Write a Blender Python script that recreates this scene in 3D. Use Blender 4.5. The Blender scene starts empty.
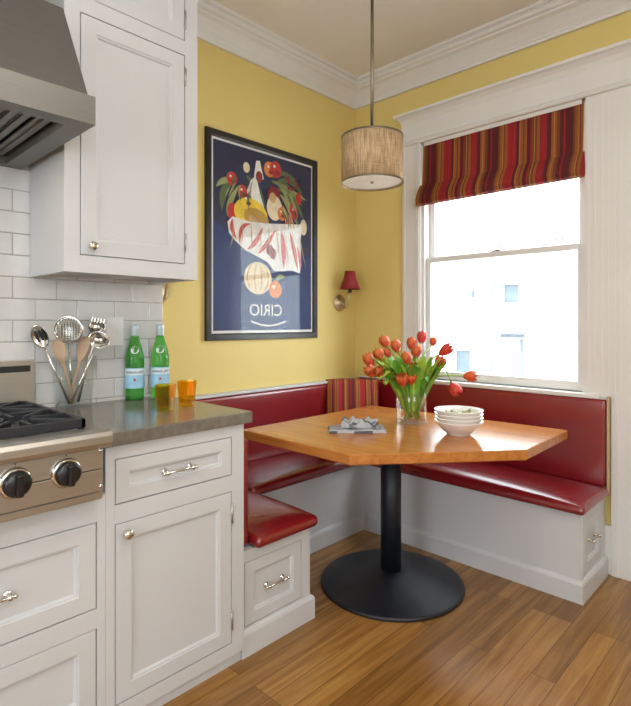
import bpy, bmesh, math, random
from mathutils import Vector, Matrix
random.seed(7)
C = bpy.context.scene.collection
PI = math.pi

# ------------------------------------------------------------------ materials
def newmat(name):
    m = bpy.data.materials.new(name); m.use_nodes = True
    nt = m.node_tree; nt.nodes.clear()
    out = nt.nodes.new('ShaderNodeOutputMaterial')
    return m, nt, out
def N(nt, typ, **kw):
    n = nt.nodes.new(typ)
    for k, v in kw.items():
        if k in n.inputs: n.inputs[k].default_value = v
        else: setattr(n, k, v)
    return n
def pbsdf(nt, out, col, rough, metal=0.0, **kw):
    b = nt.nodes.new('ShaderNodeBsdfPrincipled')
    b.inputs['Base Color'].default_value = (*col, 1)
    b.inputs['Roughness'].default_value = rough
    b.inputs['Metallic'].default_value = metal
    for k, v in kw.items(): b.inputs[k].default_value = v
    nt.links.new(b.outputs[0], out.inputs[0])
    return b
def coords(nt, scale=(1, 1, 1)):
    t = nt.nodes.new('ShaderNodeTexCoord')
    mp = nt.nodes.new('ShaderNodeMapping'); mp.inputs['Scale'].default_value = scale
    nt.links.new(t.outputs['Object'], mp.inputs[0])
    return mp.outputs[0]
def ramp(nt, stops, interp='LINEAR'):
    r = nt.nodes.new('ShaderNodeValToRGB'); cr = r.color_ramp; cr.interpolation = interp
    while len(cr.elements) < len(stops): cr.elements.new(0.5)
    for e, (p, c) in zip(cr.elements, stops):
        e.position = p; e.color = (*c, 1)
    return r
def mottled(name, col, rough, var=0.06, scale=(6, 6, 6), bump=0.0, bscale=60, metal=0.0, **kw):
    """colour with a faint procedural variation and optional fine bump"""
    m, nt, out = newmat(name)
    b = pbsdf(nt, out, col, rough, metal, **kw)
    v = coords(nt, scale)
    n = N(nt, 'ShaderNodeTexNoise', Scale=1.0, Detail=4.0)
    nt.links.new(v, n.inputs['Vector'])
    lo = tuple(max(0, c * (1 - var)) for c in col); hi = tuple(min(1, c * (1 + var)) for c in col)
    r = ramp(nt, [(0.3, lo), (0.7, hi)])
    nt.links.new(n.outputs['Fac'], r.inputs[0]); nt.links.new(r.outputs[0], b.inputs['Base Color'])
    if bump:
        n2 = N(nt, 'ShaderNodeTexNoise', Scale=float(bscale), Detail=3.0)
        nt.links.new(coords(nt), n2.inputs['Vector'])
        bp = N(nt, 'ShaderNodeBump', Strength=bump, Distance=0.002)
        nt.links.new(n2.outputs['Fac'], bp.inputs['Height']); nt.links.new(bp.outputs[0], b.inputs['Normal'])
    return m
M = {}
M['yellow'] = mottled('yellow_wall_paint', (0.735, 0.58, 0.205), 0.55, 0.03, (2, 2, 2), 0.15, 90)
M['ceil'] = mottled('ceiling_paint', (0.84, 0.82, 0.79), 0.7, 0.02, (2, 2, 2), 0.1, 60)
M['trim'] = mottled('trim_paint', (0.74, 0.73, 0.71), 0.4, 0.02, (3, 3, 3))
M['plain'] = mottled('kitchen_paint', (0.74, 0.70, 0.60), 0.6, 0.02)
M['cab'] = mottled('cabinet_paint', (0.60, 0.612, 0.635), 0.42, 0.02, (3, 3, 3))
M['tile'] = mottled('white_glazed_tile', (0.66, 0.66, 0.655), 0.12, 0.05, (9, 9, 9), 0.12, 14)
M['grout'] = mottled('grey_grout', (0.42, 0.41, 0.40), 0.8)
M['stone'] = mottled('grey_stone', (0.17, 0.155, 0.135), 0.16, 0.18, (40, 40, 40))
M['steel'] = mottled('brushed_steel', (0.50, 0.485, 0.46), 0.36, 0.04, (2, 2, 220), 0.0, metal=0.9)
M['steel_dark'] = mottled('hood_steel', (0.20, 0.195, 0.185), 0.45, 0.05, (3, 3, 200), 0.0, metal=0.8)
M['chrome'] = mottled('polished_nickel', (0.72, 0.70, 0.66), 0.14, 0.02, metal=1.0)
M['brass'] = mottled('aged_brass', (0.60, 0.50, 0.34), 0.35, 0.1, metal=1.0)
M['iron'] = mottled('black_cast_iron', (0.018, 0.020, 0.026), 0.45, 0.2, (30, 30, 30), 0.2, 150)
M['tbase'] = mottled('black_table_metal', (0.006, 0.009, 0.016), 0.45, 0.15, (40, 40, 40), 0.3, 200)
M['black'] = mottled('black_plastic', (0.012, 0.012, 0.014), 0.3, 0.1)
M['dark'] = mottled('dark_slot', (0.02, 0.02, 0.02), 0.7)
M['leather'] = mottled('red_leather', (0.21, 0.006, 0.011), 0.25, 0.10, (5, 5, 5), 0.12, 120, **{'Specular IOR Level': 0.9, 'Coat Weight': 0.3, 'Coat Roughness': 0.25})
M['frameblk'] = mottled('dark_brown_frame', (0.016, 0.012, 0.010), 0.35, 0.2)
M['mat'] = mottled('white_paper_mat', (0.78, 0.76, 0.72), 0.8)
M['tanwood'] = mottled('tan_edge_wood', (0.50, 0.38, 0.22), 0.5)
M['bowl'] = mottled('white_stoneware', (0.82, 0.80, 0.76), 0.25, 0.02)
M['woodspoon'] = mottled('beech_wood', (0.52, 0.36, 0.24), 0.6, 0.12, (30, 30, 4))
M['redshade'] = mottled('dark_red_silk', (0.26, 0.015, 0.02), 0.7, 0.1)
M['diffuser'] = mottled('white_diffuser', (0.86, 0.83, 0.77), 0.5)
M['rod'] = mottled('bronze_rod', (0.26, 0.22, 0.17), 0.35, 0.05, metal=0.8)
M['stem'] = mottled('tulip_stem', (0.22, 0.38, 0.05), 0.5, 0.2, (20, 20, 20))
M['leaf'] = mottled('tulip_leaf', (0.14, 0.36, 0.035), 0.42, 0.35, (14, 14, 14))
M['leafy'] = mottled('light_tulip_leaf', (0.42, 0.60, 0.07), 0.42, 0.3, (14, 14, 14))
M['salad'] = mottled('salad_green', (0.22, 0.30, 0.10), 0.6, 0.4, (60, 60, 60))
M['plate'] = mottled('switch_plate', (0.84, 0.84, 0.84), 0.35)
M['facade'] = mottled('white_facade', (0.86, 0.87, 0.88), 0.8, 0.02)
M['facetrim'] = mottled('grey_facade_trim', (0.085, 0.10, 0.125), 0.7)
M['faceglass'] = mottled('facade_glass', (0.045, 0.062, 0.085), 0.5, 0.3, (3, 3, 6))
M['street'] = mottled('street_asphalt', (0.45, 0.45, 0.45), 0.9)
for nm, c in dict(blue=(0.010, 0.015, 0.058), blue2=(0.013, 0.030, 0.135), red=(0.55, 0.03, 0.02), dred=(0.24, 0.015, 0.02), orange=(0.75, 0.22, 0.04),
                  yel=(0.82, 0.56, 0.04), gold=(0.52, 0.31, 0.05), green=(0.10, 0.14, 0.05), lgreen=(0.30, 0.33, 0.12),
                  cream=(0.78, 0.64, 0.42), tan=(0.55, 0.36, 0.17), pwhite=(0.80, 0.76, 0.70), pink=(0.62, 0.10, 0.09), navy=(0.012, 0.015, 0.035)).items():
    M['p_' + nm] = mottled('print_' + nm, c, 0.6, 0.12, (25, 25, 25))

def wood(name, c1, c2, rough, along='x', sc=1.0, bump=0.05):
    m, nt, out = newmat(name); b = pbsdf(nt, out, c1, rough)
    s = {'x': (1.2 * sc, 22 * sc, 22 * sc), 'y': (22 * sc, 1.2 * sc, 22 * sc)}[along]
    v = coords(nt, s)
    n = N(nt, 'ShaderNodeTexNoise', Scale=2.0, Detail=6.0, Distortion=0.6)
    nt.links.new(v, n.inputs['Vector'])
    r = ramp(nt, [(0.28, c2), (0.72, c1)])
    nt.links.new(n.outputs['Fac'], r.inputs[0]); nt.links.new(r.outputs[0], b.inputs['Base Color'])
    return m
M['table'] = wood('honey_table_wood', (0.56, 0.225, 0.055), (0.40, 0.135, 0.03), 0.17, 'x')

def floor_mat():
    m, nt, out = newmat('oak_plank_floor'); b = pbsdf(nt, out, (0.4, 0.2, 0.06), 0.3)
    t = nt.nodes.new('ShaderNodeTexCoord')
    sp = nt.nodes.new('ShaderNodeSeparateXYZ'); cb = nt.nodes.new('ShaderNodeCombineXYZ')
    nt.links.new(t.outputs['Object'], sp.inputs[0])
    nt.links.new(sp.outputs['Y'], cb.inputs['X']); nt.links.new(sp.outputs['X'], cb.inputs['Y'])
    br = nt.nodes.new('ShaderNodeTexBrick'); br.offset = 0.37; br.offset_frequency = 3
    for k, v in dict(Scale=1.0).items(): br.inputs[k].default_value = v
    br.inputs['Brick Width'].default_value = 1.15; br.inputs['Row Height'].default_value = 0.082
    br.inputs['Mortar Size'].default_value = 0.0012; br.inputs['Mortar Smooth'].default_value = 0.1
    br.inputs['Color1'].default_value = (0, 0, 0, 1); br.inputs['Color2'].default_value = (1, 1, 1, 1)
    br.inputs['Mortar'].default_value = (0.3, 0.3, 0.3, 1)
    nt.links.new(cb.outputs[0], br.inputs['Vector'])
    mp = nt.nodes.new('ShaderNodeMapping'); mp.inputs['Scale'].default_value = (0.9, 15, 1)
    nt.links.new(cb.outputs[0], mp.inputs[0])
    # shift the grain plank by plank
    ad = N(nt, 'ShaderNodeVectorMath', operation='ADD'); nt.links.new(mp.outputs[0], ad.inputs[0])
    sc = N(nt, 'ShaderNodeVectorMath', operation='SCALE'); sc.inputs['Scale'].default_value = 13.0
    nt.links.new(br.outputs['Color'], sc.inputs[0]); nt.links.new(sc.outputs[0], ad.inputs[1])
    n = N(nt, 'ShaderNodeTexNoise', Scale=1.7, Detail=8.0, Distortion=0.9, Roughness=0.62); nt.links.new(ad.outputs[0], n.inputs['Vector'])
    r1 = ramp(nt, [(0.24, (0.16, 0.070, 0.015)), (0.5, (0.335, 0.165, 0.042)), (0.76, (0.49, 0.275, 0.085))])
    nt.links.new(n.outputs['Fac'], r1.inputs[0])
    r2 = ramp(nt, [(0.0, (0.70, 0.67, 0.63)), (1.0, (1.16, 1.15, 1.13))])
    nt.links.new(br.outputs['Color'], r2.inputs[0])
    mx = nt.nodes.new('ShaderNodeMix'); mx.data_type = 'RGBA'; mx.blend_type = 'MULTIPLY'; mx.inputs['Factor'].default_value = 1.0
    nt.links.new(r1.outputs[0], mx.inputs['A']); nt.links.new(r2.outputs[0], mx.inputs['B'])
    mo = nt.nodes.new('ShaderNodeMix'); mo.data_type = 'RGBA'
    nt.links.new(br.outputs['Fac'], mo.inputs['Factor']); nt.links.new(mx.outputs['Result'], mo.inputs['A'])
    mo.inputs['B'].default_value = (0.11, 0.05, 0.016, 1)
    nt.links.new(mo.outputs['Result'], b.inputs['Base Color'])
    rr = N(nt, 'ShaderNodeMapRange'); rr.inputs['To Min'].default_value = 0.17; rr.inputs['To Max'].default_value = 0.30
    nt.links.new(n.outputs['Fac'], rr.inputs['Value']); nt.links.new(rr.outputs[0], b.inputs['Roughness'])
    bp = N(nt, 'ShaderNodeBump', Strength=0.15, Distance=0.002)
    nt.links.new(n.outputs['Fac'], bp.inputs['Height']); nt.links.new(bp.outputs[0], b.inputs['Normal'])
    return m
M['floor'] = floor_mat()
def perforated():
    m, nt, out = newmat('perforated_steel'); b = pbsdf(nt, out, (0.6, 0.58, 0.54), 0.25, 0.9)
    v = nt.nodes.new('ShaderNodeTexVoronoi'); v.inputs['Scale'].default_value = 130; v.inputs['Randomness'].default_value = 0.0
    nt.links.new(coords(nt), v.inputs['Vector'])
    r = ramp(nt, [(0.0, (0.10, 0.09, 0.08)), (0.36, (0.10, 0.09, 0.08)), (0.42, (0.66, 0.64, 0.58))]); nt.links.new(v.outputs['Distance'], r.inputs[0])
    nt.links.new(r.outputs[0], b.inputs['Base Color']); return m
M['perf'] = perforated()

def stripe_mat(name, axis, period, stops, bump=0.2):
    m, nt, out = newmat(name); b = pbsdf(nt, out, (0.4, 0.1, 0.05), 0.85)
    t = nt.nodes.new('ShaderNodeTexCoord'); sp = nt.nodes.new('ShaderNodeSeparateXYZ')
    nt.links.new(t.outputs['Object'], sp.inputs[0])
    mu = N(nt, 'ShaderNodeMath', operation='MULTIPLY'); mu.inputs[1].default_value = 1.0 / period
    nt.links.new(sp.outputs[axis], mu.inputs[0])
    fr = N(nt, 'ShaderNodeMath', operation='FRACT'); nt.links.new(mu.outputs[0], fr.inputs[0])
    r = ramp(nt, stops, 'CONSTANT'); nt.links.new(fr.outputs[0], r.inputs[0])
    n = N(nt, 'ShaderNodeTexNoise', Scale=1.0, Detail=2.0)
    nt.links.new(coords(nt, (500, 500, 500)), n.inputs['Vector'])
    r2 = ramp(nt, [(0.3, (0.75, 0.75, 0.75)), (0.7, (1.1, 1.1, 1.1))]); nt.links.new(n.outputs['Fac'], r2.inputs[0])
    mx = nt.nodes.new('ShaderNodeMix'); mx.data_type = 'RGBA'; mx.blend_type = 'MULTIPLY'; mx.inputs['Factor'].default_value = 1.0
    nt.links.new(r.outputs[0], mx.inputs['A']); nt.links.new(r2.outputs[0], mx.inputs['B'])
    nt.links.new(mx.outputs['Result'], b.inputs['Base Color'])
    return m, nt, b, out, mx
cR, cO, cM, cB, cG, cK = (0.38, 0.018, 0.025), (0.36, 0.11, 0.025), (0.12, 0.016, 0.018), (0.20, 0.055, 0.022), (0.46, 0.24, 0.06), (0.26, 0.018, 0.028)
seq = [cM, cB, cO, cG, cB, cO, cR, cK, cR, cM, cG, cO, cB, cO, cM, cR, cB, cG, cB, cO, cK, cR, cK, cM, cO, cG, cO, cB, cM, cR, cM]
wid = [3, 1.5, 2, 0.6, 1, 2, 3, 0.7, 3, 2, 0.6, 2, 1, 2, 2.5, 1, 1.5, 0.6, 1.5, 2, 1, 3.5, 1, 2.5, 1.5, 0.6, 1.5, 2, 2.5, 1, 2]
tot = sum(wid); stops = []; acc = 0
for c, w in zip(seq, wid): stops.append((acc / tot, c)); acc += w
def blind_mat():
    m, nt, b, out, mx = stripe_mat('striped_blind_cloth', 'X', 0.40, stops)
    tr = nt.nodes.new('ShaderNodeBsdfTranslucent'); nt.links.new(mx.outputs['Result'], tr.inputs['Color'])
    ms = N(nt, 'ShaderNodeMixShader'); ms.inputs[0].default_value = 0.22
    nt.links.new(b.outputs[0], ms.inputs[1]); nt.links.new(tr.outputs[0], ms.inputs[2]); nt.links.new(ms.outputs[0], out.inputs[0])
    return m
M['blind'] = blind_mat()
pst = [(p, tuple(min(1, c * 1.25) for c in col)) for p, col in stops]
M['pillow'] = stripe_mat('striped_pillow_cloth', 'X', 0.25, pst)[0]
M['napkin'] = stripe_mat('striped_napkin_cloth', 'Y', 0.042, [(0, (0.46, 0.48, 0.52)), (0.35, (0.10, 0.115, 0.14)), (0.52, (0.50, 0.51, 0.53)), (0.8, (0.17, 0.19, 0.22))])[0]

def burlap():
    m, nt, out = newmat('burlap_shade'); b = pbsdf(nt, out, (0.5, 0.35, 0.2), 0.85)
    v = coords(nt, (60, 60, 5)); n = N(nt, 'ShaderNodeTexNoise', Scale=3.0, Detail=5.0); nt.links.new(v, n.inputs['Vector'])
    v2 = coords(nt, (8, 8, 140)); n2 = N(nt, 'ShaderNodeTexNoise', Scale=2.0, Detail=2.0); nt.links.new(v2, n2.inputs['Vector'])
    ad = N(nt, 'ShaderNodeMath', operation='MULTIPLY_ADD'); ad.inputs[1].default_value = 0.35
    nt.links.new(n2.outputs['Fac'], ad.inputs[0]); nt.links.new(n.outputs['Fac'], ad.inputs[2])
    r = ramp(nt, [(0.45, (0.25, 0.155, 0.075)), (0.85, (0.62, 0.45, 0.26))]); nt.links.new(ad.outputs[0], r.inputs[0])
    nt.links.new(r.outputs[0], b.inputs['Base Color'])
    return m
M['burlap'] = burlap()
def clear_glass(name, tint=(1, 1, 1), refl=0.08, rough=0.02, edge=True):
    """thin pane / thin-walled vessel glass: see-through with mirror reflection growing at grazing angles"""
    m, nt, out = newmat(name)
    tr = nt.nodes.new('ShaderNodeBsdfTransparent'); tr.inputs[0].default_value = (*tint, 1)
    gl = nt.nodes.new('ShaderNodeBsdfGlossy'); gl.inputs['Roughness'].default_value = rough
    lw = N(nt, 'ShaderNodeLayerWeight'); lw.inputs['Blend'].default_value = 0.5
    pw_ = N(nt, 'ShaderNodeMath', operation='POWER'); pw_.inputs[1].default_value = 5.0
    nt.links.new(lw.outputs['Facing'], pw_.inputs[0])
    mr = N(nt, 'ShaderNodeMapRange'); mr.inputs['To Min'].default_value = refl; mr.inputs['To Max'].default_value = 0.75 if edge else refl * 2
    nt.links.new(pw_.outputs[0], mr.inputs['Value'])
    ms = nt.nodes.new('ShaderNodeMixShader'); nt.links.new(mr.outputs[0], ms.inputs[0])
    nt.links.new(tr.outputs[0], ms.inputs[1]); nt.links.new(gl.outputs[0], ms.inputs[2]); nt.links.new(ms.outputs[0], out.inputs[0])
    return m
M['pane'] = clear_glass('window_pane_glass', (0.97, 0.99, 0.98), 0.04, 0.0, False)
M['pglass'] = clear_glass('picture_glass', (0.98, 0.98, 0.98), 0.015, 0.01)
M['vglass'] = clear_glass('clear_vase_glass', (0.985, 0.995, 0.99), 0.05, 0.02)
def tinted(name, col, rough=0.03, trans=0.9, ior=1.45):
    m, nt, out = newmat(name)
    b = pbsdf(nt, out, col, rough); b.inputs['Transmission Weight'].default_value = trans; b.inputs['IOR'].default_value = ior
    return m
M['gglass'] = tinted('green_bottle_glass', (0.16, 0.74, 0.13), 0.03, 0.75, 1.3)
M['aglass'] = clear_glass('amber_glass', (0.95, 0.76, 0.16), 0.06, 0.03)
M['label'] = mottled('pale_blue_label', (0.32, 0.60, 0.80), 0.5, 0.15, (40, 40, 40))
M['labelw'] = mottled('white_label', (0.74, 0.80, 0.80), 0.5)
M['foil'] = mottled('silver_blue_foil', (0.55, 0.65, 0.72), 0.35, metal=0.5)
M['navy'] = mottled('navy_ink', (0.02, 0.05, 0.22), 0.5)
M['redink'] = mottled('red_ink', (0.55, 0.03, 0.04), 0.5)
def petal(name, c0, c1):
    m, nt, out = newmat(name); b = pbsdf(nt, out, c0, 0.5)
    t = nt.nodes.new('ShaderNodeTexCoord'); sp = nt.nodes.new('ShaderNodeSeparateXYZ'); nt.links.new(t.outputs['Generated'], sp.inputs[0])
    n = N(nt, 'ShaderNodeTexNoise', Scale=6.0, Detail=3.0); nt.links.new(t.outputs['Generated'], n.inputs['Vector'])
    ad = N(nt, 'ShaderNodeMath', operation='MULTIPLY_ADD'); ad.inputs[1].default_value = 0.9
    nt.links.new(n.outputs['Fac'], ad.inputs[0]); nt.links.new(sp.outputs['Z'], ad.inputs[2])
    r = ramp(nt, [(0.35, c1), (0.8, c0), (1.2 if False else 1.0, tuple(0.45 * x + 0.55 * y for x, y in zip(c0, c1)))])
    nt.links.new(ad.outputs[0], r.inputs[0]); nt.links.new(r.outputs[0], b.inputs['Base Color'])
    return m
M['tulip'] = petal('orange_red_petal', (0.50, 0.026, 0.016), (0.70, 0.20, 0.03))
M['tulipr'] = petal('bright_red_petal', (0.58, 0.022, 0.022), (0.58, 0.07, 0.03))

# ------------------------------------------------------------------ mesh helpers
class MB:
    def __init__(s): s.bm = bmesh.new()
    def box(s, x0, x1, y0, y1, z0, z1, bev=0.0, mi=0, seg=2, mat=None):
        r = bmesh.ops.create_cube(s.bm, size=1.0)
        vs = r['verts']
        T = Matrix.Translation(((x0 + x1) / 2, (y0 + y1) / 2, (z0 + z1) / 2)) @ Matrix.Diagonal((abs(x1 - x0), abs(y1 - y0), abs(z1 - z0), 1))
        if mat is not None: T = mat @ T
        bmesh.ops.transform(s.bm, matrix=T, verts=vs)
        fs = set(f for v in vs for f in v.link_faces)
        for f in fs: f.material_index = mi
        if bev > 0:
            es = list(set(e for v in vs for e in v.link_edges))
            g = bmesh.ops.bevel(s.bm, geom=es, offset=bev, segments=seg, profile=0.5, affect='EDGES')
            for f in g['faces']: f.material_index = mi
        return s
    def loft(s, rings, mi=0, closed=True, cap0=True, cap1=True, smooth=False):
        R = [[s.bm.verts.new(p) for p in r] for r in rings]
        n = len(R[0])
        for a, b in zip(R[:-1], R[1:]):
            for i in range(n if closed else n - 1):
                j = (i + 1) % n
                f = s.bm.faces.new((a[i], a[j], b[j], b[i])); f.material_index = mi; f.smooth = smooth
        if cap0 and closed: f = s.bm.faces.new(list(reversed(R[0]))); f.material_index = mi
        if cap1 and closed: f = s.bm.faces.new(R[-1]); f.material_index = mi
        return s
    def lathe(s, prof, c=(0, 0, 0), n=32, mi=0, cap0=True, cap1=True, axis='z', smooth=True):
        rings = []
        for r, h in prof:
            ring = []
            for i in range(n):
                a = 2 * PI * i / n
                p = (r * math.cos(a), r * math.sin(a), h)
                if axis == 'x': p = (p[2], p[0], p[1])
                if axis == 'y': p = (p[1], p[2], p[0])
                ring.append((p[0] + c[0], p[1] + c[1], p[2] + c[2]))
            rings.append(ring)
        return s.loft(rings, mi, True, cap0, cap1, smooth)
    def tube(s, pts, rad, n=8, mi=0, smooth=True):
        pts = [Vector(p) for p in pts]
        rads = rad if isinstance(rad, (list, tuple)) else [rad] * len(pts)
        rings = []; up = None
        for i, p in enumerate(pts):
            t = (pts[min(i + 1, len(pts) - 1)] - pts[max(i - 1, 0)]).normalized()
            if up is None: up = Vector((0, 0, 1)) if abs(t.z) < 0.9 else Vector((1, 0, 0))
            a = t.cross(up).normalized(); b = a.cross(t).normalized(); up = b
            rings.append([p + (a * math.cos(2 * PI * k / n) + b * math.sin(2 * PI * k / n)) * rads[i] for k in range(n)])
        return s.loft(rings, mi, True, True, True, smooth)
    def ball(s, c, r, mi=0, sc=(1, 1, 1), u=14, v=10, mat=None):
        T = Matrix.Translation(c) @ Matrix.Diagonal((sc[0] * r, sc[1] * r, sc[2] * r, 1))
        if mat is not None: T = Matrix.Translation(c) @ mat @ Matrix.Diagonal((sc[0] * r, sc[1] * r, sc[2] * r, 1))
        g = bmesh.ops.create_uvsphere(s.bm, u_segments=u, v_segments=v, radius=1.0, matrix=T)
        for f in set(f for w in g['verts'] for f in w.link_faces): f.material_index = mi; f.smooth = True
        return s
    def poly(s, pts, mi=0):
        f = s.bm.faces.new([s.bm.verts.new(p) for p in pts]); f.material_index = mi; return s
    def prism(s, pts, vec, mi=0):
        """polygon pts swept by vec"""
        v = Vector(vec)
        return s.loft([[Vector(p) for p in pts], [Vector(p) + v for p in pts]], mi)
    def cushion(s, x0, x1, y0, y1, z0, z1, r, crown=0.0, n=10, mi=0):
        """rounded box with a slightly domed top"""
        c = Vector(((x0 + x1) / 2, (y0 + y1) / 2, (z0 + z1) / 2)); h = Vector(((x1 - x0) / 2, (y1 - y0) / 2, (z1 - z0) / 2))
        def ticks(a):
            rr = min(r, a)
            e = [-a + rr * (1 - math.cos(k * PI / 10)) for k in range(5)]
            mid = [(-a + rr) + (2 * a - 2 * rr) * k / n for k in range(n + 1)]
            return e + mid + [-q for q in reversed(e)]
        T = [ticks(h[i]) for i in range(3)]
        cache = {}
        def vert(p):
            k = tuple(round(q, 6) for q in p)
            if k not in cache:
                v = Vector(p); inn = Vector([max(-(h[i] - r), min(h[i] - r, v[i])) if h[i] > r else 0 for i in range(3)])
                d = v - inn; L = d.length; m = max(abs(q) for q in d)
                if L > 1e-9: v = inn + d * (m / L)
                u = max(0, 1 - (v.x / h.x) ** 2); w = max(0, 1 - (v.y / h.y) ** 2)
                if v.z > 0: v.z += crown * (u ** 0.5) * (w ** 0.5) * (v.z / h.z)
                cache[k] = s.bm.verts.new(v + c)
            return cache[k]
        for ax in range(3):
            a, b = [(1, 2), (2, 0), (0, 1)][ax]
            for sg in (-1, 1):
                for i in range(len(T[a]) - 1):
                    for j in range(len(T[b]) - 1):
                        q = []
                        for (ii, jj) in ((i, j), (i + 1, j), (i + 1, j + 1), (i, j + 1)):
                            p = [0, 0, 0]; p[ax] = sg * h[ax]; p[a] = T[a][ii]; p[b] = T[b][jj]; q.append(vert(p))
                        if sg < 0: q.reverse()
                        if len(set(q)) == 4:
                            try: f = s.bm.faces.new(q); f.smooth = True; f.material_index = mi
                            except ValueError: pass
        return s
    def panel(s, frame, size, steps, mi=0, back=0.02):
        """stepped rectangular panel: steps = [(inset, height)...]; frame = (origin, u, v, n): rectangle origin..origin+u*w+v*h, n outward"""
        o, u, v, nn = [Vector(q) for q in frame]; w, h = size
        def ring(i, d): return [o + u * a + v * b + nn * d for a, b in ((i, i), (w - i, i), (w - i, h - i), (i, h - i))]
        rings = [ring(0, -back)] + [ring(i, d) for i, d in steps]
        return s.loft(rings, mi, True, True, True)
    def rectring(s, frame, size, prof, mi=0):
        """a frame with a rectangular hole; prof = closed list of (inset, height) swept around the rectangle"""
        o, u, v, nn = [Vector(q) for q in frame]; w, h = size
        rings = []
        for cx, cy, sx, sy in ((0, 0, 1, 1), (w, 0, -1, 1), (w, h, -1, -1), (0, h, 1, -1)):
            rings.append([o + u * (cx + sx * i) + v * (cy + sy * i) + nn * d for i, d in prof])
        rings.append(rings[0])
        R = [[s.bm.verts.new(p) for p in r] for r in rings[:-1]]; R.append(R[0])
        n = len(prof)
        for a, b in zip(R[:-1], R[1:]):
            for i in range(n):
                j = (i + 1) % n
                f = s.bm.faces.new((a[i], a[j], b[j], b[i])); f.material_index = mi
        return s
    def build(s, name, mats, parent=None, loc=None, smooth=None):
        if not isinstance(mats, (list, tuple)): mats = [mats]
        bmesh.ops.recalc_face_normals(s.bm, faces=s.bm.faces[:])
        off = parent_world(parent) if parent else (Vector(loc) if loc else Vector((0, 0, 0)))
        if off.length > 0: bmesh.ops.translate(s.bm, vec=-off, verts=s.bm.verts[:])
        me = bpy.data.meshes.new(name); s.bm.to_mesh(me); s.bm.free()
        for m in mats: me.materials.append(m)
        if smooth: 
            for p in me.polygons: p.use_smooth = True
        o = bpy.data.objects.new(name, me); C.objects.link(o)
        if parent: o.parent = parent
        elif loc: o.location = loc
        return o
def parent_world(p):
    v = Vector((0, 0, 0))
    while p: v += Vector(p.location); p = p.parent
    return v
def thing(name, label, cat, loc=(0, 0, 0), group=None, rz=0):
    o = bpy.data.objects.new(name, None); C.objects.link(o); o.location = loc; o.empty_display_size = 0.05
    o.rotation_euler = (0, 0, rz)
    return tag(o, label, cat, group)
def tag(o, label, cat, group=None):
    o['label'] = label; o['category'] = cat
    if group: o['group'] = group
    return o
def struct(o): o['kind'] = 'structure'; return o
def copy_tree(o, parent=None):
    c = o.copy(); C.objects.link(c)
    if parent: c.parent = parent
    for ch in list(o.children): copy_tree(ch, c)
    return c

# ------------------------------------------------------------------ room constants (metres; camera stands at x=0 y=0)
H = 1.241                       # eye height
XL, XK, YW = -2.38, -2.14, 2.885  # nook wall, tiled kitchen wall, window wall
YS = 1.235                      # where the tiled wall ends
ZC = 2.90
XR, YB = 2.3, -3.2              # far kitchen walls (behind the camera)
WX0, WX1, WZ0, WZ1 = -1.825, -0.855, 0.885, 2.385   # window opening

# ------------------------------------------------------------------ setting
struct(MB().box(-2.7, XR + 0.12, YB - 0.12, YW + 0.16, -0.1, 0.0).build('floor', M['floor']))
struct(MB().box(-2.7, XR + 0.12, YB - 0.12, YW + 0.16, ZC, ZC + 0.1).build('ceiling', M['ceil']))
struct(MB().box(XL - 0.14, XL, YS - 0.02, YW + 0.14, 0, ZC).build('wall_left', M['yellow']))
# tiled kitchen wall: core + individual bevelled tiles above the worktop in one surface
w = MB(); w.box(XK - 0.3, XK - 0.008, YB, YS, 0, ZC, mi=2); w.box(XK - 0.02, XK - 0.003, -0.6, YS - 0.003, 0.86, 2.42, mi=1)
ph, pw = 0.0802, 0.155
k0 = 1.73 + 9 * ph
for k in range(22):
    zt = k0 - k * ph; zb = zt - ph
    if zb < 0.80 or zt > 2.45: continue
    off = 0.622 if (k - 9) % 2 == 0 else 0.622 - pw / 2
    j = -9
    while off + j * pw < YS:
        a, b = max(off + j * pw, -0.6), min(off + (j + 1) * pw, YS)
        if b - a > 0.02:
            w.box(XK - 0.012, XK + 0.001, a + 0.0013, b - 0.0013, zb + 0.0013, zt - 0.0013, 0.003, 0)
        j += 1
struct(w.build('wall_kitchen', [M['tile'], M['grout'], M['yellow']]))
# window wall with opening
w = MB()
w.box(XL - 0.14, WX0, YW, YW + 0.14, 0, ZC); w.box(WX1, XR + 0.12, YW, YW + 0.14, 0, ZC)
w.box(WX0, WX1, YW, YW + 0.14, 0, WZ0); w.box(WX0, WX1, YW, YW + 0.14, WZ1, ZC)
struct(w.build('wall_back', M['yellow']))
# kitchen walls behind the camera, each with an added opening for fill daylight
w = MB(); w.box(XR, XR + 0.12, YB, -1.3, 0, ZC); w.box(XR, XR + 0.12, 0.2, YW, 0, ZC); w.box(XR, XR + 0.12, -1.3, 0.2, 0, 1.0); w.box(XR, XR + 0.12, -1.3, 0.2, 2.4, ZC)
struct(w.build('wall_right', M['plain']))
w = MB(); w.box(-2.7, -0.8, YB - 0.12, YB, 0, ZC); w.box(0.8, XR + 0.12, YB - 0.12, YB, 0, ZC); w.box(-0.8, 0.8, YB - 0.12, YB, 0, 0.9); w.box(-0.8, 0.8, YB - 0.12, YB, 2.4, ZC)
struct(w.build('wall_front', M['plain']))
def fill_window(name, fr, size, nrm):  # frame of an unseen window added to let in fill daylight
    m = MB(); m.rectring(fr, size, [(0, -0.05), (0, 0.012), (0.07, 0.012), (0.07, -0.05)])
    o = struct(m.build(name, M['trim']))
    return o
fill_window('fill_window_2', ((XR + 0.03, -1.3, 1.0), (0, 1, 0), (0, 0, 1), (-1, 0, 0)), (1.5, 1.4), None)
fill_window('fill_window_3', ((-0.8, YB - 0.03, 0.9), (1, 0, 0), (0, 0, 1), (0, 1, 0)), (1.6, 1.5), None)

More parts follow.
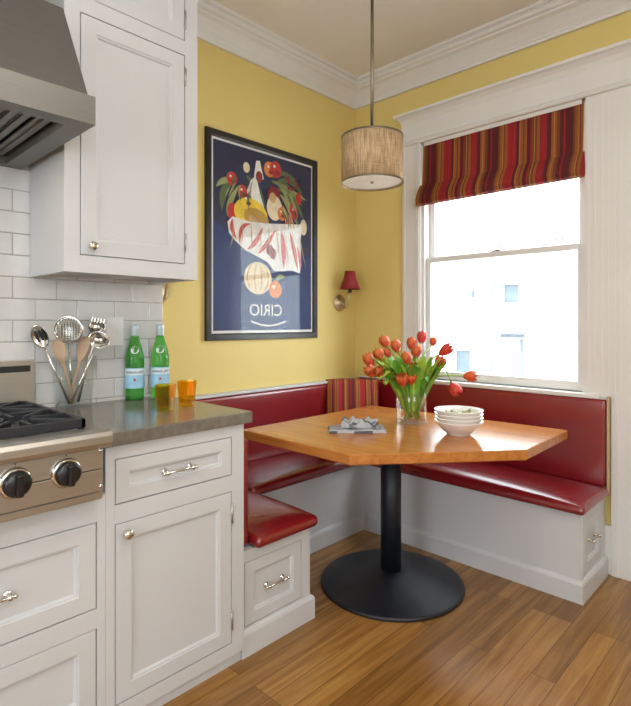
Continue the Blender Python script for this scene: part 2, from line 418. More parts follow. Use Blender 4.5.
# crown moulding: profile (distance from wall, z) swept along left wall and window wall
prof = [(0, 2.745), (0.018, 2.745), (0.022, 2.758), (0.016, 2.766), (0.022, 2.776), (0.030, 2.785), (0.045, 2.806), (0.068, 2.832),
        (0.088, 2.842), (0.090, 2.852), (0.104, 2.858), (0.112, 2.872), (0.106, 2.880), (0.122, 2.888), (0.125, 2.90), (0, 2.90)]
w = MB()
w.loft([[(XL + d, YS, z) for d, z in prof], [(XL + d, YW - d, z) for d, z in prof], [(XR, YW - d, z) for d, z in prof]])
struct(w.build('trim_1', M['trim']))

# ---- window casing (head + jambs) : trim_2
w = MB()
yf = YW - 0.024
w.box(-1.962, WX0, yf, YW, 0.40, 2.40, 0.002)                        # left casing
for x in (-1.945, -1.86, -1.84): w.box(x - 0.006, x + 0.006, yf - 0.006, yf + 0.002, 0.86, 2.385, 0.002)
w.box(WX1, -0.55, yf, YW, 0.872, 2.40, 0.0)                        # right casing down to the bench
for x in (-0.845, -0.815, -0.785, -0.755, -0.725, -0.70): w.box(x - 0.004, x + 0.005, yf - 0.002, yf + 0.002, 0.90, 2.385, 0.001)
w.box(-1.968, XR, yf - 0.004, YW, 2.40, 2.54, 0.0)                    # frieze board
w.loft([[(-1.975, yf - d, z) for d, z in ((-0.01, 2.378), (0.012, 2.378), (0.018, 2.388), (0.012, 2.40), (0.004, 2.408), (-0.01, 2.408))],
        [(XR, yf - d, z) for d, z in ((-0.01, 2.378), (0.012, 2.378), (0.018, 2.388), (0.012, 2.40), (0.004, 2.408), (-0.01, 2.408))]])
cp = [(0.0, 2.515), (0.030, 2.515), (0.034, 2.525), (0.042, 2.540), (0.060, 2.556), (0.076, 2.562), (0.076, 2.578), (0, 2.578)]
w.loft([[(-1.935 - d * 0.85, YW, z) for d, z in cp], [(-1.935 - d * 0.85, YW - d, z) for d, z in cp], [(XR, YW - d, z) for d, z in cp]])
struct(w.build('trim_2', M['trim']))
# door casing at the right going down to the floor : trim_3
w = MB(); w.box(-0.738, -0.30, YW - 0.0245, YW, 0, 2.398, 0.002)
for x in (-0.722, -0.712): w.box(x - 0.003, x + 0.003, YW - 0.028, YW - 0.02, 0.0, 0.90, 0.001)
struct(w.build('trim_3', M['trim']))
w = MB(); w.box(-0.79, -0.735, YW - 0.018, YW, 0, 0.24, 0.003); w.box(-0.30, XR, YW - 0.018, YW, 0, 0.14, 0.003)
struct(w.build('baseboard_back', M['trim']))

# ---- the window: jamb liner, two sashes, panes, lock
win = struct(MB().box(WX0, WX0 + 0.02, YW - 0.01, YW + 0.14, WZ0, WZ1).box(WX1 - 0.018, WX1, YW - 0.01, YW + 0.14, WZ0, WZ1)
             .box(WX0, WX1, YW - 0.01, YW + 0.14, WZ1 - 0.02, WZ1).box(WX0 - 0.10, WX1 + 0.07, YW - 0.05, YW + 0.16, WZ0 - 0.022, WZ0, 0.004).build('window_1', M['trim']))
def sash(name, x0, x1, z0, z1, y, st, bot, top):
    m = MB(); d = 0.035
    m.box(x0, x0 + st, y, y + d, z0, z1, 0.003); m.box(x1 - st, x1, y, y + d, z0, z1, 0.003)
    m.box(x0 + st, x1 - st, y, y + d, z0, z0 + bot, 0.003); m.box(x0 + st, x1 - st, y, y + d, z1 - top, z1, 0.003)
    o = m.build(name, M['trim'], win)
    MB().box(x0 + st - 0.005, x1 - st + 0.005, y + 0.016, y + 0.020, z0 + bot - 0.005, z1 - top + 0.005).build('pane', M['pane'], o)
    return o
ls = sash('lower_sash', WX0 + 0.022, WX1 - 0.020, WZ0 + 0.002, 1.652, YW + 0.012, 0.030, 0.050, 0.034)
us = sash('upper_sash', WX0 + 0.022, WX1 - 0.020, 1.622, WZ1 - 0.022, YW + 0.052, 0.034, 0.034, 0.045)
MB().box(-1.372, -1.318, YW + 0.014, YW + 0.05, 1.652, 1.660, 0.002).tube([(-1.35, YW + 0.03, 1.662), (-1.335, YW + 0.02, 1.672), (-1.305, YW + 0.012, 1.688)], 0.006).build('sash_lock', M['chrome'], win)

# ---- roman blind
bl = thing('roman_blind', 'red and orange striped roman blind drawn halfway up in the white window', 'blind', (-1.34, YW - 0.02, WZ1))
yb = YW - 0.012
xs = [WX0 + 0.012 + (WX1 - WX0 - 0.024) * i / 40 for i in range(41)]
def sheet(ring_fn, name, mat, thick=0.003):
    m = MB(); rings = []
    for x in xs:
        if name == 'blind_fold': x = -1.34 + (x + 1.34) * 1.022
        p = ring_fn(x); rings.append([(x, y, z) for y, z in p])
    m.loft(rings, closed=True, smooth=False); return m.build(name, mat, bl)
def flat(x):
    wv = 0.0015 * math.sin(x * 31)
    f = [(yb + wv, 2.380), (yb - 0.004 + wv, 2.26), (yb - 0.010 + wv, 2.14), (yb - 0.016 + wv, 2.085)]
    return f + [(y + 0.004, z) for y, z in reversed(f)]
sheet(flat, 'blind_cloth', M['blind'])
def fold(x):
    f = [(yb - 0.020, 2.105), (yb - 0.034, 2.085), (yb - 0.062, 2.040), (yb - 0.074, 2.002), (yb - 0.066, 1.978), (yb - 0.040, 1.970), (yb - 0.014, 1.985), (yb - 0.012, 2.04)]
    return f
sheet(fold, 'blind_fold', M['blind'])
MB().box(WX0 + 0.02, WX1 - 0.02, yb - 0.005, yb + 0.02, 2.355, 2.382).build('head_rail', M['trim'], bl)

# ------------------------------------------------------------------ kitchen: cabinets
UX = (0, 1, 0); UZ = (0, 0, 1); NX = (1, 0, 0); NY = (0, -1, 0)
def shaker(parent, name, x, y0, y1, z0, z1, st=0.050, depth=0.011):
    """inset shaker door or drawer front facing +x, flush with plane x"""
    m = MB(); m.panel(((x, y0, z0), UX, UZ, NX), (y1 - y0, z1 - z0),
                      [(0, -0.0015), (0.0015, 0), (st, 0), (st + 0.0015, -0.003), (st + 0.007, -0.004), (st + 0.011, -depth)], 0, 0.019)
    return m.build(name, M['cab'], parent)
def bar_pull(parent, p, along, out, L=0.094):
    """nickel bar pull on two posts with round finials"""
    a = Vector(along); o = Vector(out); c = Vector(p); m = MB()
    m.tube([c - a * (L / 2 + 0.012) + o * 0.026, c + a * (L / 2 + 0.012) + o * 0.026], 0.0042, 10)
    for s in (-1, 1):
        q = c + a * s * L / 2
        m.tube([q, q + o * 0.005, q + o * 0.0055, q + o * 0.020, q + o * 0.026], [0.011, 0.010, 0.0055, 0.005, 0.007], 12)
        m.ball(q + o * 0.026, 0.0088); m.ball(q + a * s * 0.013 + o * 0.026, 0.0065)
    return m.build('pull', M['chrome'], parent)
def round_knob(parent, p, r=0.0155):
    m = MB(); m.lathe([(0.009, 0), (0.009, 0.002), (0.0055, 0.006), (0.0055, 0.012), (r * 0.8, 0.016), (r, 0.021), (r * 0.92, 0.026), (r * 0.5, 0.030), (0.001, 0.031)], p, 18, axis='x')
    return m.build('knob', M['chrome'], parent)
def hinge(parent, p, L=0.062):
    m = MB(); m.tube([p - Vector((0, 0, L / 2)), p + Vector((0, 0, L / 2))], 0.0045, 8); m.ball(p + Vector((0, 0, L / 2 + 0.003)), 0.005); m.ball(p - Vector((0, 0, L / 2 + 0.003)), 0.005)
    return m.build('hinge', M['steel'], parent)
def face_frame(m, x, y0, y1, z0, z1, openings):
    """boards around the openings [(y0,y1,z0,z1)] stacked vertically, all of the same y range"""
    oy0, oy1 = openings[0][0], openings[0][1]
    m.box(x - 0.02, x, y0, oy0, z0, z1, 0.0008); m.box(x - 0.02, x, oy1, y1, z0, z1, 0.0008)
    zs = z0
    for (a, b, c, d) in sorted(openings, key=lambda q: q[2]):
        m.box(x - 0.02, x, oy0, oy1, zs, c, 0.0); zs = d
    m.box(x - 0.02, x, oy0, oy1, zs, z1, 0.0)
g = 0.0030

XF = -1.520                    # base cabinet face
bc = thing('base_cabinet', 'white base cabinet with one drawer over one door, under the grey worktop', 'cabinet', (-1.83, 0.95, 0))
m = MB(); m.box(XK + 0.012, XF - 0.021, 0.689, 1.204, 0.045, 0.872); face_frame(m, XF, 0.689, 1.205, 0.045, 0.872, [(0.718, 1.151, 0.092, 0.637), (0.718, 1.151, 0.694, 0.832)])
m.build('body', M['cab'], bc)
MB().box(XK + 0.012, -1.538, 0.689, 1.204, 0.0, 0.046).build('toe_kick', M['cab'], bc)
d = shaker(bc, 'door', XF, 0.718 + g, 1.151 - g, 0.092 + g, 0.637 - g, 0.048)
round_knob(d, (XF, 0.752, 0.603)); hinge(d, Vector((XF + 0.001, 1.151, 0.553))); hinge(d, Vector((XF + 0.001, 1.151, 0.173)))
d = shaker(bc, 'drawer', XF, 0.718 + g, 1.151 - g, 0.694 + g, 0.832 - g, 0.040)
bar_pull(d, (XF - 0.011, 0.934, 0.759), UX, NX)

rc = thing('range_cabinet', 'white cabinet with stacked deep drawers under the steel cooktop', 'cabinet', (-1.83, 0.25, 0))
m = MB(); m.box(XK + 0.012, XF - 0.021, -0.30, 0.687, 0.045, 0.738); face_frame(m, XF, -0.30, 0.6885, 0.045, 0.738, [(0.115, 0.664, 0.407, 0.660), (0.115, 0.664, 0.098, 0.350)])
m.build('body', M['cab'], rc)
MB().box(XK + 0.012, -1.538, -0.30, 0.687, 0.0, 0.046).build('toe_kick', M['cab'], rc)
for z0, z1 in ((0.407, 0.660), (0.098, 0.350)):
    d = shaker(rc, 'drawer', XF, 0.115 + g, 0.664 - g, z0 + g, z1 - g, 0.048)
    bar_pull(d, (XF - 0.011, 0.385, (z0 + z1) / 2 - 0.002), UX, NX)

m = MB(); m.box(XK + 0.003, -1.503, 0.678, 1.233, 0.874, 0.915, 0.003)
tag(m.build('worktop', M['stone'], None, (-1.82, 0.95, 0.874)), 'grey honed stone worktop slab on the white base cabinet', 'worktop')

UXF = -1.806
uc = thing('upper_cabinet', 'white wall cabinet with tall panelled door, beside the steel hood', 'cabinet', (-1.97, 0.94, 1.411))
m = MB(); m.box(XK + 0.004, UXF - 0.021, 0.681, 1.195, 1.425, ZC - 0.003)
face_frame(m, UXF, 0.68, 1.196, 1.411, ZC - 0.003, [(0.731, 1.139, 1.470, 2.294), (0.731, 1.139, 2.350, 2.84)])
m.box(XK + 0.004, UXF - 0.02, 0.68, 0.70, 1.411, 1.43); m.box(XK + 0.004, UXF - 0.02, 1.176, 1.196, 1.411, 1.43)
m.build('body', M['cab'], uc)
for z0, z1 in ((1.470, 2.294), (2.350, 2.84)):
    d = shaker(uc, 'door', UXF, 0.731 + g, 1.139 - g, z0 + g, z1 - g, 0.053)
    if z0 < 2: round_knob(d, (UXF, 0.770, 1.503)); hinge(d, Vector((UXF + 0.001, 1.140, 2.211))); hinge(d, Vector((UXF + 0.001, 1.140, 1.555)))
    else: hinge(d, Vector((UXF + 0.001, 1.140, 2.436)))

# ------------------------------------------------------------------ range hood
hd = thing('range_hood', 'dark stainless steel range hood with sloping canopy above the cooktop', 'range hood', (-1.82, 0.195, 1.808))
y0, y1, x0, x1 = -0.262, 0.652, XK + 0.003, -1.502
zb, zt = 1.808, 1.889
m = MB(); r_ = 0.062
out_ = [(x0, y0), (x1, y0), (x1, y1), (x0, y1)]
inn = [(x0 + 0.03, y0 + r_), (x1 - r_, y0 + r_), (x1 - r_, y1 - r_), (x0 + 0.03, y1 - r_)]
R = lambda p, z: [(x, y, z) for x, y in p]
up1 = [(x0, y0 + 0.006), (-1.528, y0 + 0.006), (-1.528, y1 - 0.008), (x0, y1 - 0.008)]
up2 = [(x0, y0 + 0.006), (-1.715, y0 + 0.006), (-1.715, y1 - 0.010), (x0, y1 - 0.010)]
m.loft([R(inn, zb + 0.055), R(inn, zb), R(out_, zb), R(out_, zt), R(up1, zt + 0.001), R(up2, 2.228)])
m.build('canopy', M['steel_dark'], hd)
MB().box(x0, -1.80, 0.0, 0.39, 2.226, ZC - 0.002, 0.002).build('chimney', M['steel_dark'], hd)
for k in range(3):
    ya = y0 + r_ + 0.01 + k * 0.258
    f = MB(); 
    for q in range(7):
        yy = ya + 0.012 + q * 0.034
        f.box(x0 + 0.06, x1 - r_ - 0.03, yy, yy + 0.020, zb + 0.030, zb + 0.038, 0.002)
    f.rectring(((x0 + 0.045, ya, zb + 0.030), (1, 0, 0), (0, 1, 0), (0, 0, -1)), (x1 - r_ - 0.02 - x0 - 0.045, 0.25), [(0, -0.02), (0, 0.006), (0.018, 0.006), (0.018, -0.02)])
    f.build('baffle_filter', M['steel_dark'], hd)

# ------------------------------------------------------------------ cooktop
ck = thing('cooktop', 'stainless steel gas cooktop with black knobs beside the worktop', 'cooktop', (-1.8, 0.2, 0.74))
ya, yz = -0.262, 0.662
m = MB(); m.box(XK + 0.03, -1.47, ya, yz - 0.004, 0.742, 0.915)                          # body
m.box(XK + 0.03, -1.47, ya, yz - 0.004, 0.915, 0.926)                                    # top pan
m.build('body', M['steel'], ck)
m = MB(); pf = [(-1.50, 0.892), (-1.440, 0.892), (-1.430, 0.897), (-1.426, 0.908), (-1.426, 0.926), (-1.432, 0.937), (-1.446, 0.941), (-1.50, 0.941)]
m.loft([[(x, ya, z) for x, z in pf], [(x, yz + 0.006, z) for x, z in pf]]); m.build('bullnose_rail', M['steel'], ck)
m = MB(); m.box(-1.47, -1.452, ya, yz - 0.010, 0.832, 0.892, 0.0015); m.box(-1.47, -1.452, ya, yz - 0.010, 0.770, 0.830, 0.0015); cp_ = m.build('control_panel', M['steel'], ck)
MB().box(-1.495, -1.462, ya, yz - 0.012, 0.746, 0.764, 0.001).build('drip_strip', M['steel'], ck)
for z in (0.884, 0.784):
    MB().lathe([(0.006, 0), (0.006, 0.003), (0.003, 0.006), (0.0005, 0.0065)], (-1.453, yz - 0.018, z), 12, axis='x').build('screw', M['chrome'], ck)
for yk in (0.551, 0.428, 0.30, 0.17):
    kn = MB().lathe([(0.040, 0), (0.040, 0.004), (0.036, 0.010), (0.033, 0.011)], (-1.453, yk, 0.840), 32, axis='x').build('bezel', M['chrome'], ck)
    k = MB(); k.lathe([(0.033, 0), (0.033, 0.012), (0.029, 0.018), (0.026, 0.020), (0.001, 0.020)], (-1.444, yk, 0.840), 32, axis='x')
    k.box(-1.430, -1.406, yk - 0.008, yk + 0.008, 0.812, 0.868, 0.004); k.build('knob', M['black'], kn)
    MB().box(-1.4535, -1.4505, yk - 0.001, yk + 0.001, 0.884, 0.889).build('mark', M['dark'], ck)
def grate(y0, y1, x0, x1):
    m = MB(); zt, zb = 0.966, 0.940
    for yy in (y0, y1 - 0.014): m.box(x0, x1, yy, yy + 0.014, zb, zt, 0.002)
    for xx in (x0, (x0 + x1) / 2 - 0.007, x1 - 0.014): m.box(xx, xx + 0.014, y0, y1, zb, zt, 0.002)
    for h in (0, 1):
        cx = x0 + (x1 - x0) * (0.25 + 0.5 * h); cy = (y0 + y1) / 2
        for a in range(8):
            dx, dy = math.cos(a * PI / 4), math.sin(a * PI / 4)
            rx = min(((x1 - x0) / 4) / max(abs(dx), 1e-6), ((y1 - y0) / 2) / max(abs(dy), 1e-6)) - 0.006
            T = Matrix.Translation((cx, cy, 0)) @ Matrix.Rotation(a * PI / 4, 4, 'Z')
            m.box(0.035, rx, -0.005, 0.005, zb + 0.006, zt + 0.003, 0.002, mat=T)
    for xx in (x0 + 0.01, x1 - 0.024):
        for yy in (y0, y1 - 0.014): m.box(xx, xx + 0.014, yy, yy + 0.014, 0.926, zb + 0.002)
    return m.build('grate', M['iron'], ck)
for (a, b) in ((0.345, 0.632), (0.050, 0.335)):
    grate(a, b, -2.02, -1.520)
    for h in (0.25, 0.75):
        MB().lathe([(0.055, 0.9255), (0.055, 0.934), (0.040, 0.937), (0.040, 0.946), (0.036, 0.950), (0.001, 0.951)], (-2.02 + 0.50 * h, (a + b) / 2, 0), 24).build('burner', M['iron'], ck)
m = MB(); m.box(XK + 0.004, XK + 0.032, ya, 0.690, 0.926, 1.103, 0.002); m.build('backguard', M['steel'], ck)
MB().box(XK + 0.031, XK + 0.034, ya + 0.02, 0.672, 1.060, 1.083).build('vent_slot', M['dark'], ck)

# ------------------------------------------------------------------ banquette
bq = thing('banquette', 'built-in U-shaped white banquette with red leather seats around the table', 'bench', (-1.9, 2.2, 0))
B = lambda *a, **k: MB().box(*a, **k)
# boxes
m = MB(); m.box(XL + 0.003, -1.570, 1.207, 1.578, 0, 0.388); face_frame(m, -1.547, 1.207, 1.578, 0, 0.388, [(1.228, 1.528, 0.103, 0.345)])
m.build('bench_base', M['cab'], bq)
B(XL + 0.003, -1.986, 1.579, 2.489, 0, 0.398, bev=0.001).build('bench_base', M['cab'], bq)
m = MB(); m.box(XL + 0.003, -0.787, 2.490, YW - 0.030, 0, 0.394)
# end face of the window bench (faces +x)
m.box(-0.787, -0.765, 2.490, 2.545, 0, 0.394, 0.0008); m.box(-0.787, -0.765, 2.800, YW - 0.030, 0, 0.394, 0.0008)
m.box(-0.787, -0.765, 2.545, 2.800, 0, 0.105); m.box(-0.787, -0.765, 2.545, 2.800, 0.345, 0.394)
for yy in (2.500, 2.512, 2.524): m.box(-0.766, -0.760, yy, yy + 0.006, 0.10, 0.39, 0.001)
m.build('bench_base', M['cab'], bq)
# baseboards
def bboard(pts0, pts1, n0): pass
bp_ = [(0, 0), (0.015, 0), (0.015, 0.082), (0.011, 0.092), (0.004, 0.098), (0, 0.098)]
m = MB(); m.loft([[(XL + 0.02, 1.578 + d, z) for d, z in bp_], [(-1.547 + d, 1.578 + d, z) for d, z in bp_], [(-1.547 + d, 1.207, z) for d, z in bp_]]); m.build('baseboard', M['cab'], bq)
m = MB(); m.loft([[(-1.986 + d, 1.594, z) for d, z in bp_], [(-1.986 + d, 2.490 - d, z) for d, z in bp_], [(-0.765 + d, 2.490 - d, z) for d, z in bp_], [(-0.765 + d, YW - 0.032, z) for d, z in bp_]])
m.build('baseboard', M['cab'], bq)
d = shaker(bq, 'drawer', -1.547, 1.228 + g, 1.528 - g, 0.103 + g, 0.345 - g, 0.042)
bar_pull(d, (-1.558, 1.385, 0.222), UX, NX, 0.085)
d = shaker(bq, 'drawer', -0.765, 2.545 + g, 2.800 - g, 0.105 + g, 0.345 - g, 0.042)
bar_pull(d, (-0.776, 2.675, 0.235), UX, NX, 0.085)
# seats
MB().cushion(-2.300, -1.508, 1.264, 1.598, 0.390, 0.434, 0.0215, 0.030).build('seat', M['leather'], bq)
MB().cushion(-2.325, -1.950, 1.600, 2.447, 0.400, 0.448, 0.022, 0.024).build('seat', M['leather'], bq)
MB().cushion(-2.325, -0.738, 2.449, 2.835, 0.395, 0.434, 0.0190, 0.046).build('seat', M['leather'], bq)
# backrests
MB().cushion(XL + 0.003, -2.318, YS + 0.035, 2.82, 0.43, 0.842, 0.020, 0.0).build('backrest', M['leather'], bq)
MB().cushion(-2.315, -0.752, 2.832, YW - 0.026, 0.43, 0.862, 0.018, 0.0).build('backrest', M['leather'], bq)
MB().cushion(-2.310, -1.560, 1.236, 1.262, 0.40, 0.800, 0.010, 0.0).build('backrest', M['leather'], bq)
# cap rails and end board
MB().box(XL + 0.002, -2.322, YS + 0.03, YW - 0.06, 0.842, 0.858, 0.003).build('cap_rail', M['cab'], bq)
MB().box(-2.322, -0.742, 2.836, YW - 0.026, 0.862, 0.872, 0.003).build('cap_rail', M['cab'], bq)
MB().box(-0.750, -0.740, 2.828, YW - 0.026, 0.405, 0.880, 0.002).build('end_board', M['tanwood'], bq)

# pillow leaning in the corner
pil = MB()
def pillow(m, w, h, t, n=18):
    V = {}
    for s in (0, 1):
        for i in range(n + 1):
            for j in range(n + 1):
                u, v = -1 + 2 * i / n, -1 + 2 * j / n
                e = (max(0, 1 - u ** 4) * max(0, 1 - v ** 4)) ** 0.45
                if s == 1 and (i in (0, n) or j in (0, n)): V[s, i, j] = V[0, i, j]; continue
                pinch = 1 - 0.05 * (1 - abs(u)) * 0 - 0.04 * (v * v) * (1 - u * u) * -0.5
                V[s, i, j] = m.bm.verts.new((u * w / 2 * (1 - 0.04 * (1 - v * v) * 0), (1 if s else -1) * t / 2 * e, (v + 1) * h / 2 * pinch))
        for i in range(n):
            for j in range(n):
                q = [V[s, i, j], V[s, i + 1, j], V[s, i + 1, j + 1], V[s, i, j + 1]]
                if s: q.reverse()
                f = m.bm.faces.new(q); f.smooth = True
pillow(pil, 0.345, 0.40, 0.11)
po = pil.build('throw_pillow', M['pillow'])
po.location = (-2.158, 2.592, 0.476); po.rotation_euler = (math.radians(-12), 0, math.radians(43))
tag(po, 'red and gold striped throw pillow in the corner of the red bench', 'pillow')

# ------------------------------------------------------------------ table
tb = thing('pedestal_table', 'honey-coloured wooden table with clipped corner on a round black pedestal', 'table', (-1.475, 2.06, 0))
out_ = [(-1.950, 1.532), (-1.283, 1.524), (-0.830, 2.065), (-0.846, 2.572), (-1.955, 2.525)]
def inset(pts, d):
    c = Vector((sum(p[0] for p in pts) / len(pts), sum(p[1] for p in pts) / len(pts)))
    return [tuple(Vector(p) + (c - Vector(p)).normalized() * d) for p in pts]
i2 = inset(out_, 0.004)
m = MB(); m.loft([R(i2, 0.699), R(out_, 0.703), R(out_, 0.737), R(i2, 0.741)])
m.build('tabletop', M['table'], tb)
MB().lathe([(0.335, 0.0), (0.338, 0.006), (0.336, 0.014), (0.325, 0.018), (0.20, 0.040), (0.10, 0.060), (0.060, 0.068)], (-1.475, 2.06, 0), 72).build('foot', M['tbase'], tb)
m = MB(); m.lathe([(0.049, 0.060), (0.049, 0.68)], (-1.478, 2.06, 0), 36); m.build('pole', M['tbase'], tb)
MB().box(-1.70, -1.25, 2.03, 2.09, 0.676, 0.699, 0.003).box(-1.51, -1.45, 1.84, 2.28, 0.676, 0.699, 0.003).build('spider', M['tbase'], tb)

# ------------------------------------------------------------------ pendant lamp
LX, LY = -1.537, 1.990
pl = thing('pendant_lamp', 'round burlap drum pendant lamp hanging on a thin rod over the table', 'lamp', (LX, LY, ZC))
MB().tube([(LX, LY, ZC - 0.01), (LX, LY, 2.13)], 0.0080, 12).build('rod', M['rod'], pl)
MB().lathe([(0.06, ZC - 0.022), (0.062, ZC - 0.001)], (LX, LY, 0), 28).build('canopy', M['rod'], pl)
m = MB(); m.lathe([(0.1438, 1.904), (0.1458, 1.904), (0.1458, 2.120), (0.1438, 2.120), (0.1430, 2.116), (0.1430, 1.908), (0.1438, 1.904)], (LX, LY, 0), 64, cap0=False, cap1=False)
m.build('shade', M['burlap'], pl)
sh = MB(); sh.lathe([(0.1473, 1.901), (0.1473, 1.909), (0.1459, 1.909), (0.1459, 1.901), (0.1473, 1.901)], (LX, LY, 0), 64, cap0=False, cap1=False); sh.build('shade_trim', M['rod'], pl); sh = MB()
sh.lathe([(0.1473, 2.115), (0.1473, 2.123), (0.1459, 2.123), (0.1459, 2.115), (0.1473, 2.115)], (LX, LY, 0), 64, cap0=False, cap1=False); sh.build('shade_trim', M['rod'], pl)
MB().lathe([(0.1425, 1.910), (0.1425, 1.914)], (LX, LY, 0), 64).build('diffuser', M['diffuser'], pl)
MB().lathe([(0.005, 1.902), (0.008, 1.905), (0.008, 1.910)], (LX, LY, 0), 14).build('finial', M['rod'], pl)

# ------------------------------------------------------------------ wall sconces
def make_sconce(loc, label):
    s = thing('wall_sconce', label, 'wall lamp', loc, None)
    L = Vector(loc)
    m = MB(); m.lathe([(0.056, 0.0), (0.058, 0.004), (0.052, 0.010), (0.044, 0.011), (0.040, 0.016), (0.024, 0.020), (0.016, 0.026), (0.001, 0.030)], L, 28, axis='x')
    m.build('rosette', M['brass'], s)
    pts = []
    for k in range(15):
        t = k / 14; a = -0.5 * PI - t * 1.0 * PI
        pts.append(L + Vector((0.02 + 0.075 * t + 0.0, 0, -0.035 * math.sin(t * PI) + 0.055 * max(0, t - 0.6) / 0.4)))
    m = MB(); m.tube(pts, 0.006, 8)
    m.tube([L + Vector((0.03 + 0.018 * math.cos(a), 0, -0.022 + 0.018 * math.sin(a))) for a in [q * 0.5 for q in range(11)]], 0.004, 6); m.build('arm', M['brass'], s)
    c = L + Vector((0.095, 0, 0))
    m = MB(); m.lathe([(0.004, 0.052), (0.022, 0.056), (0.026, 0.062), (0.012, 0.066), (0.011, 0.115)], c, 18); m.build('candle_cup', M['brass'], s)
    m = MB(); m.lathe([(0.066, 0.090), (0.0675, 0.090), (0.052, 0.135), (0.040, 0.175), (0.034, 0.212), (0.032, 0.212), (0.038, 0.175), (0.050, 0.135), (0.066, 0.090)], c, 32, cap0=False, cap1=False)
    m.build('shade', M['redshade'], s)
    return s
make_sconce((XL + 0.001, 2.715, 1.375), 'brass wall sconce with small red shade near the room corner')
make_sconce((XL + 0.001, 1.345, 1.395), 'brass wall sconce mostly hidden behind the white wall cabinet')

# ------------------------------------------------------------------ framed poster
pc = thing('framed_poster', 'dark blue fruit poster in black frame on the yellow wall', 'picture', (XL, 2.05, 1.142))
PY0, PY1, PZ0, PZ1 = 1.619, 2.481, 1.143, 2.291
fr = ((XL, PY0, PZ0), UX, UZ, NX)
MB().rectring(fr, (PY1 - PY0, PZ1 - PZ0), [(0, 0.001), (0, 0.017), (0.003, 0.020), (0.030, 0.020), (0.036, 0.016), (0.038, 0.010), (0.038, 0.001)]).build('frame', M['frameblk'], pc)
MB().box(XL + 0.002, XL + 0.006, PY0 + 0.03, PY1 - 0.03, PZ0 + 0.03, PZ1 - 0.03).build('mat_board', M['mat'], pc)
MB().box(XL + 0.0135, XL + 0.0150, PY0 + 0.034, PY1 - 0.034, PZ0 + 0.034, PZ1 - 0.034).build('glazing', M['pglass'], pc)
pk = ['blue', 'blue2', 'red', 'dred', 'orange', 'yel', 'gold', 'green', 'lgreen', 'cream', 'tan', 'pwhite', 'pink', 'navy']
pm = {k: i for i, k in enumerate(pk)}
m = MB(); layer = [XL + 0.0064]
def L_(): layer[0] += 0.00006; return layer[0]
def ell(cy, cz, ry, rz, col, rot=0, n=28):
    x = L_(); c, s = math.cos(rot), math.sin(rot)
    m.poly([(x, cy + ry * math.cos(a) * c - rz * math.sin(a) * s, cz + ry * math.cos(a) * s + rz * math.sin(a) * c) for a in [2 * PI * k / n for k in range(n)]], pm[col])
def pgn(pts, col): x = L_(); m.poly([(x, a, b) for a, b in pts], pm[col])
def blade(p0, p1, p2, wd, col):
    """leaf blade along a quadratic curve"""
    A, B_, C_ = Vector(p0), Vector(p1), Vector(p2); lft = []; rgt = []; n = 10
    for k in range(n + 1):
        t = k / n; p = A * (1 - t) ** 2 + B_ * 2 * t * (1 - t) + C_ * t * t
        d = ((B_ - A) * (1 - t) + (C_ - B_) * t).normalized(); nn = Vector((-d.y, d.x)); ww = wd * math.sin(PI * (0.04 + 0.94 * t)) / 2
        lft.append(tuple(p + nn * ww)); rgt.append(tuple(p - nn * ww))
    pgn(lft + rgt[::-1], col)
pgn([(1.671, 1.196), (2.432, 1.196), (2.432, 2.240), (1.671, 2.240)], 'blue')
pgn([(1.671, 1.196), (2.432, 1.196), (2.432, 1.66), (2.2, 1.72), (1.85, 1.70), (1.671, 1.80)], 'blue2')
# plain still life: leaves, fruit and a striped cloth
for a in [(1.80, 2.03, 1.72, 1.98, 1.73, 1.86, .05), (1.82, 2.04, 1.73, 2.04, 1.69, 1.98, .035), (1.85, 2.02, 1.76, 1.90, 1.77, 1.83, .035), (2.10, 2.08, 2.26, 2.12, 2.33, 1.92, .05), (2.12, 2.05, 2.28, 2.06, 2.37, 1.88, .04),
          (2.14, 2.10, 2.30, 2.16, 2.36, 2.02, .04), (2.16, 2.02, 2.24, 1.98, 2.32, 1.84, .045), (2.10, 2.11, 2.2, 2.2, 2.33, 2.10, .03), (1.90, 2.08, 1.98, 2.05, 2.04, 1.92, .05)]:
    blade(a[0:2], a[2:4], a[4:6], a[6], 'lgreen' if int(a[6] * 1000) % 2 else 'green')
for k in range(7): blade((2.09 + .01 * k, 2.09), (2.2 + .02 * k, 2.10 - .01 * k), (2.26 + .022 * k, 1.90 + .02 * k), .022, ['lgreen', 'green'][k % 2])
pgn([(1.93, 2.06), (1.97, 2.10), (2.00, 2.00), (2.04, 1.90), (1.99, 1.84), (1.95, 1.90), (1.90, 1.99)], 'pwhite')
pgn([(1.955, 2.09), (1.972, 2.185), (2.000, 2.19), (2.03, 2.09), (1.99, 2.06)], 'pwhite')
ell(1.995, 2.095, .026, .034, 'dred')
ell(1.797, 2.045, .036, .040, 'red'); ell(2.075, 2.155, .044, .046, 'orange'); ell(2.125, 2.165, .045, .050, 'red'); ell(1.90, 2.13, .024, .03, 'cream')
ell(1.872, 1.985, .034, .040, 'red'); ell(1.905, 1.940, .036, .042, 'dred'); ell(1.80, 1.862, .034, .05, 'red')
ell(2.11, 2.00, .050, .062, 'dred'); ell(2.115, 1.93, .062, .075, 'cream'); ell(2.10, 1.99, .026, .032, 'tan')
ell(2.275, 1.935, .032, .055, 'red', .3); ell(2.315, 2.02, .024, .04, 'red'); ell(2.175, 1.905, .036, .042, 'orange'); ell(2.23, 1.87, .03, .035, 'pink'); ell(2.36, 1.845, .03, .05, 'cream')
ell(1.935, 1.868, .125, .090, 'yel', -.15); ell(1.975, 1.845, .095, .060, 'gold', -.2); ell(1.985, 1.83, .07, .04, 'tan', -.2)
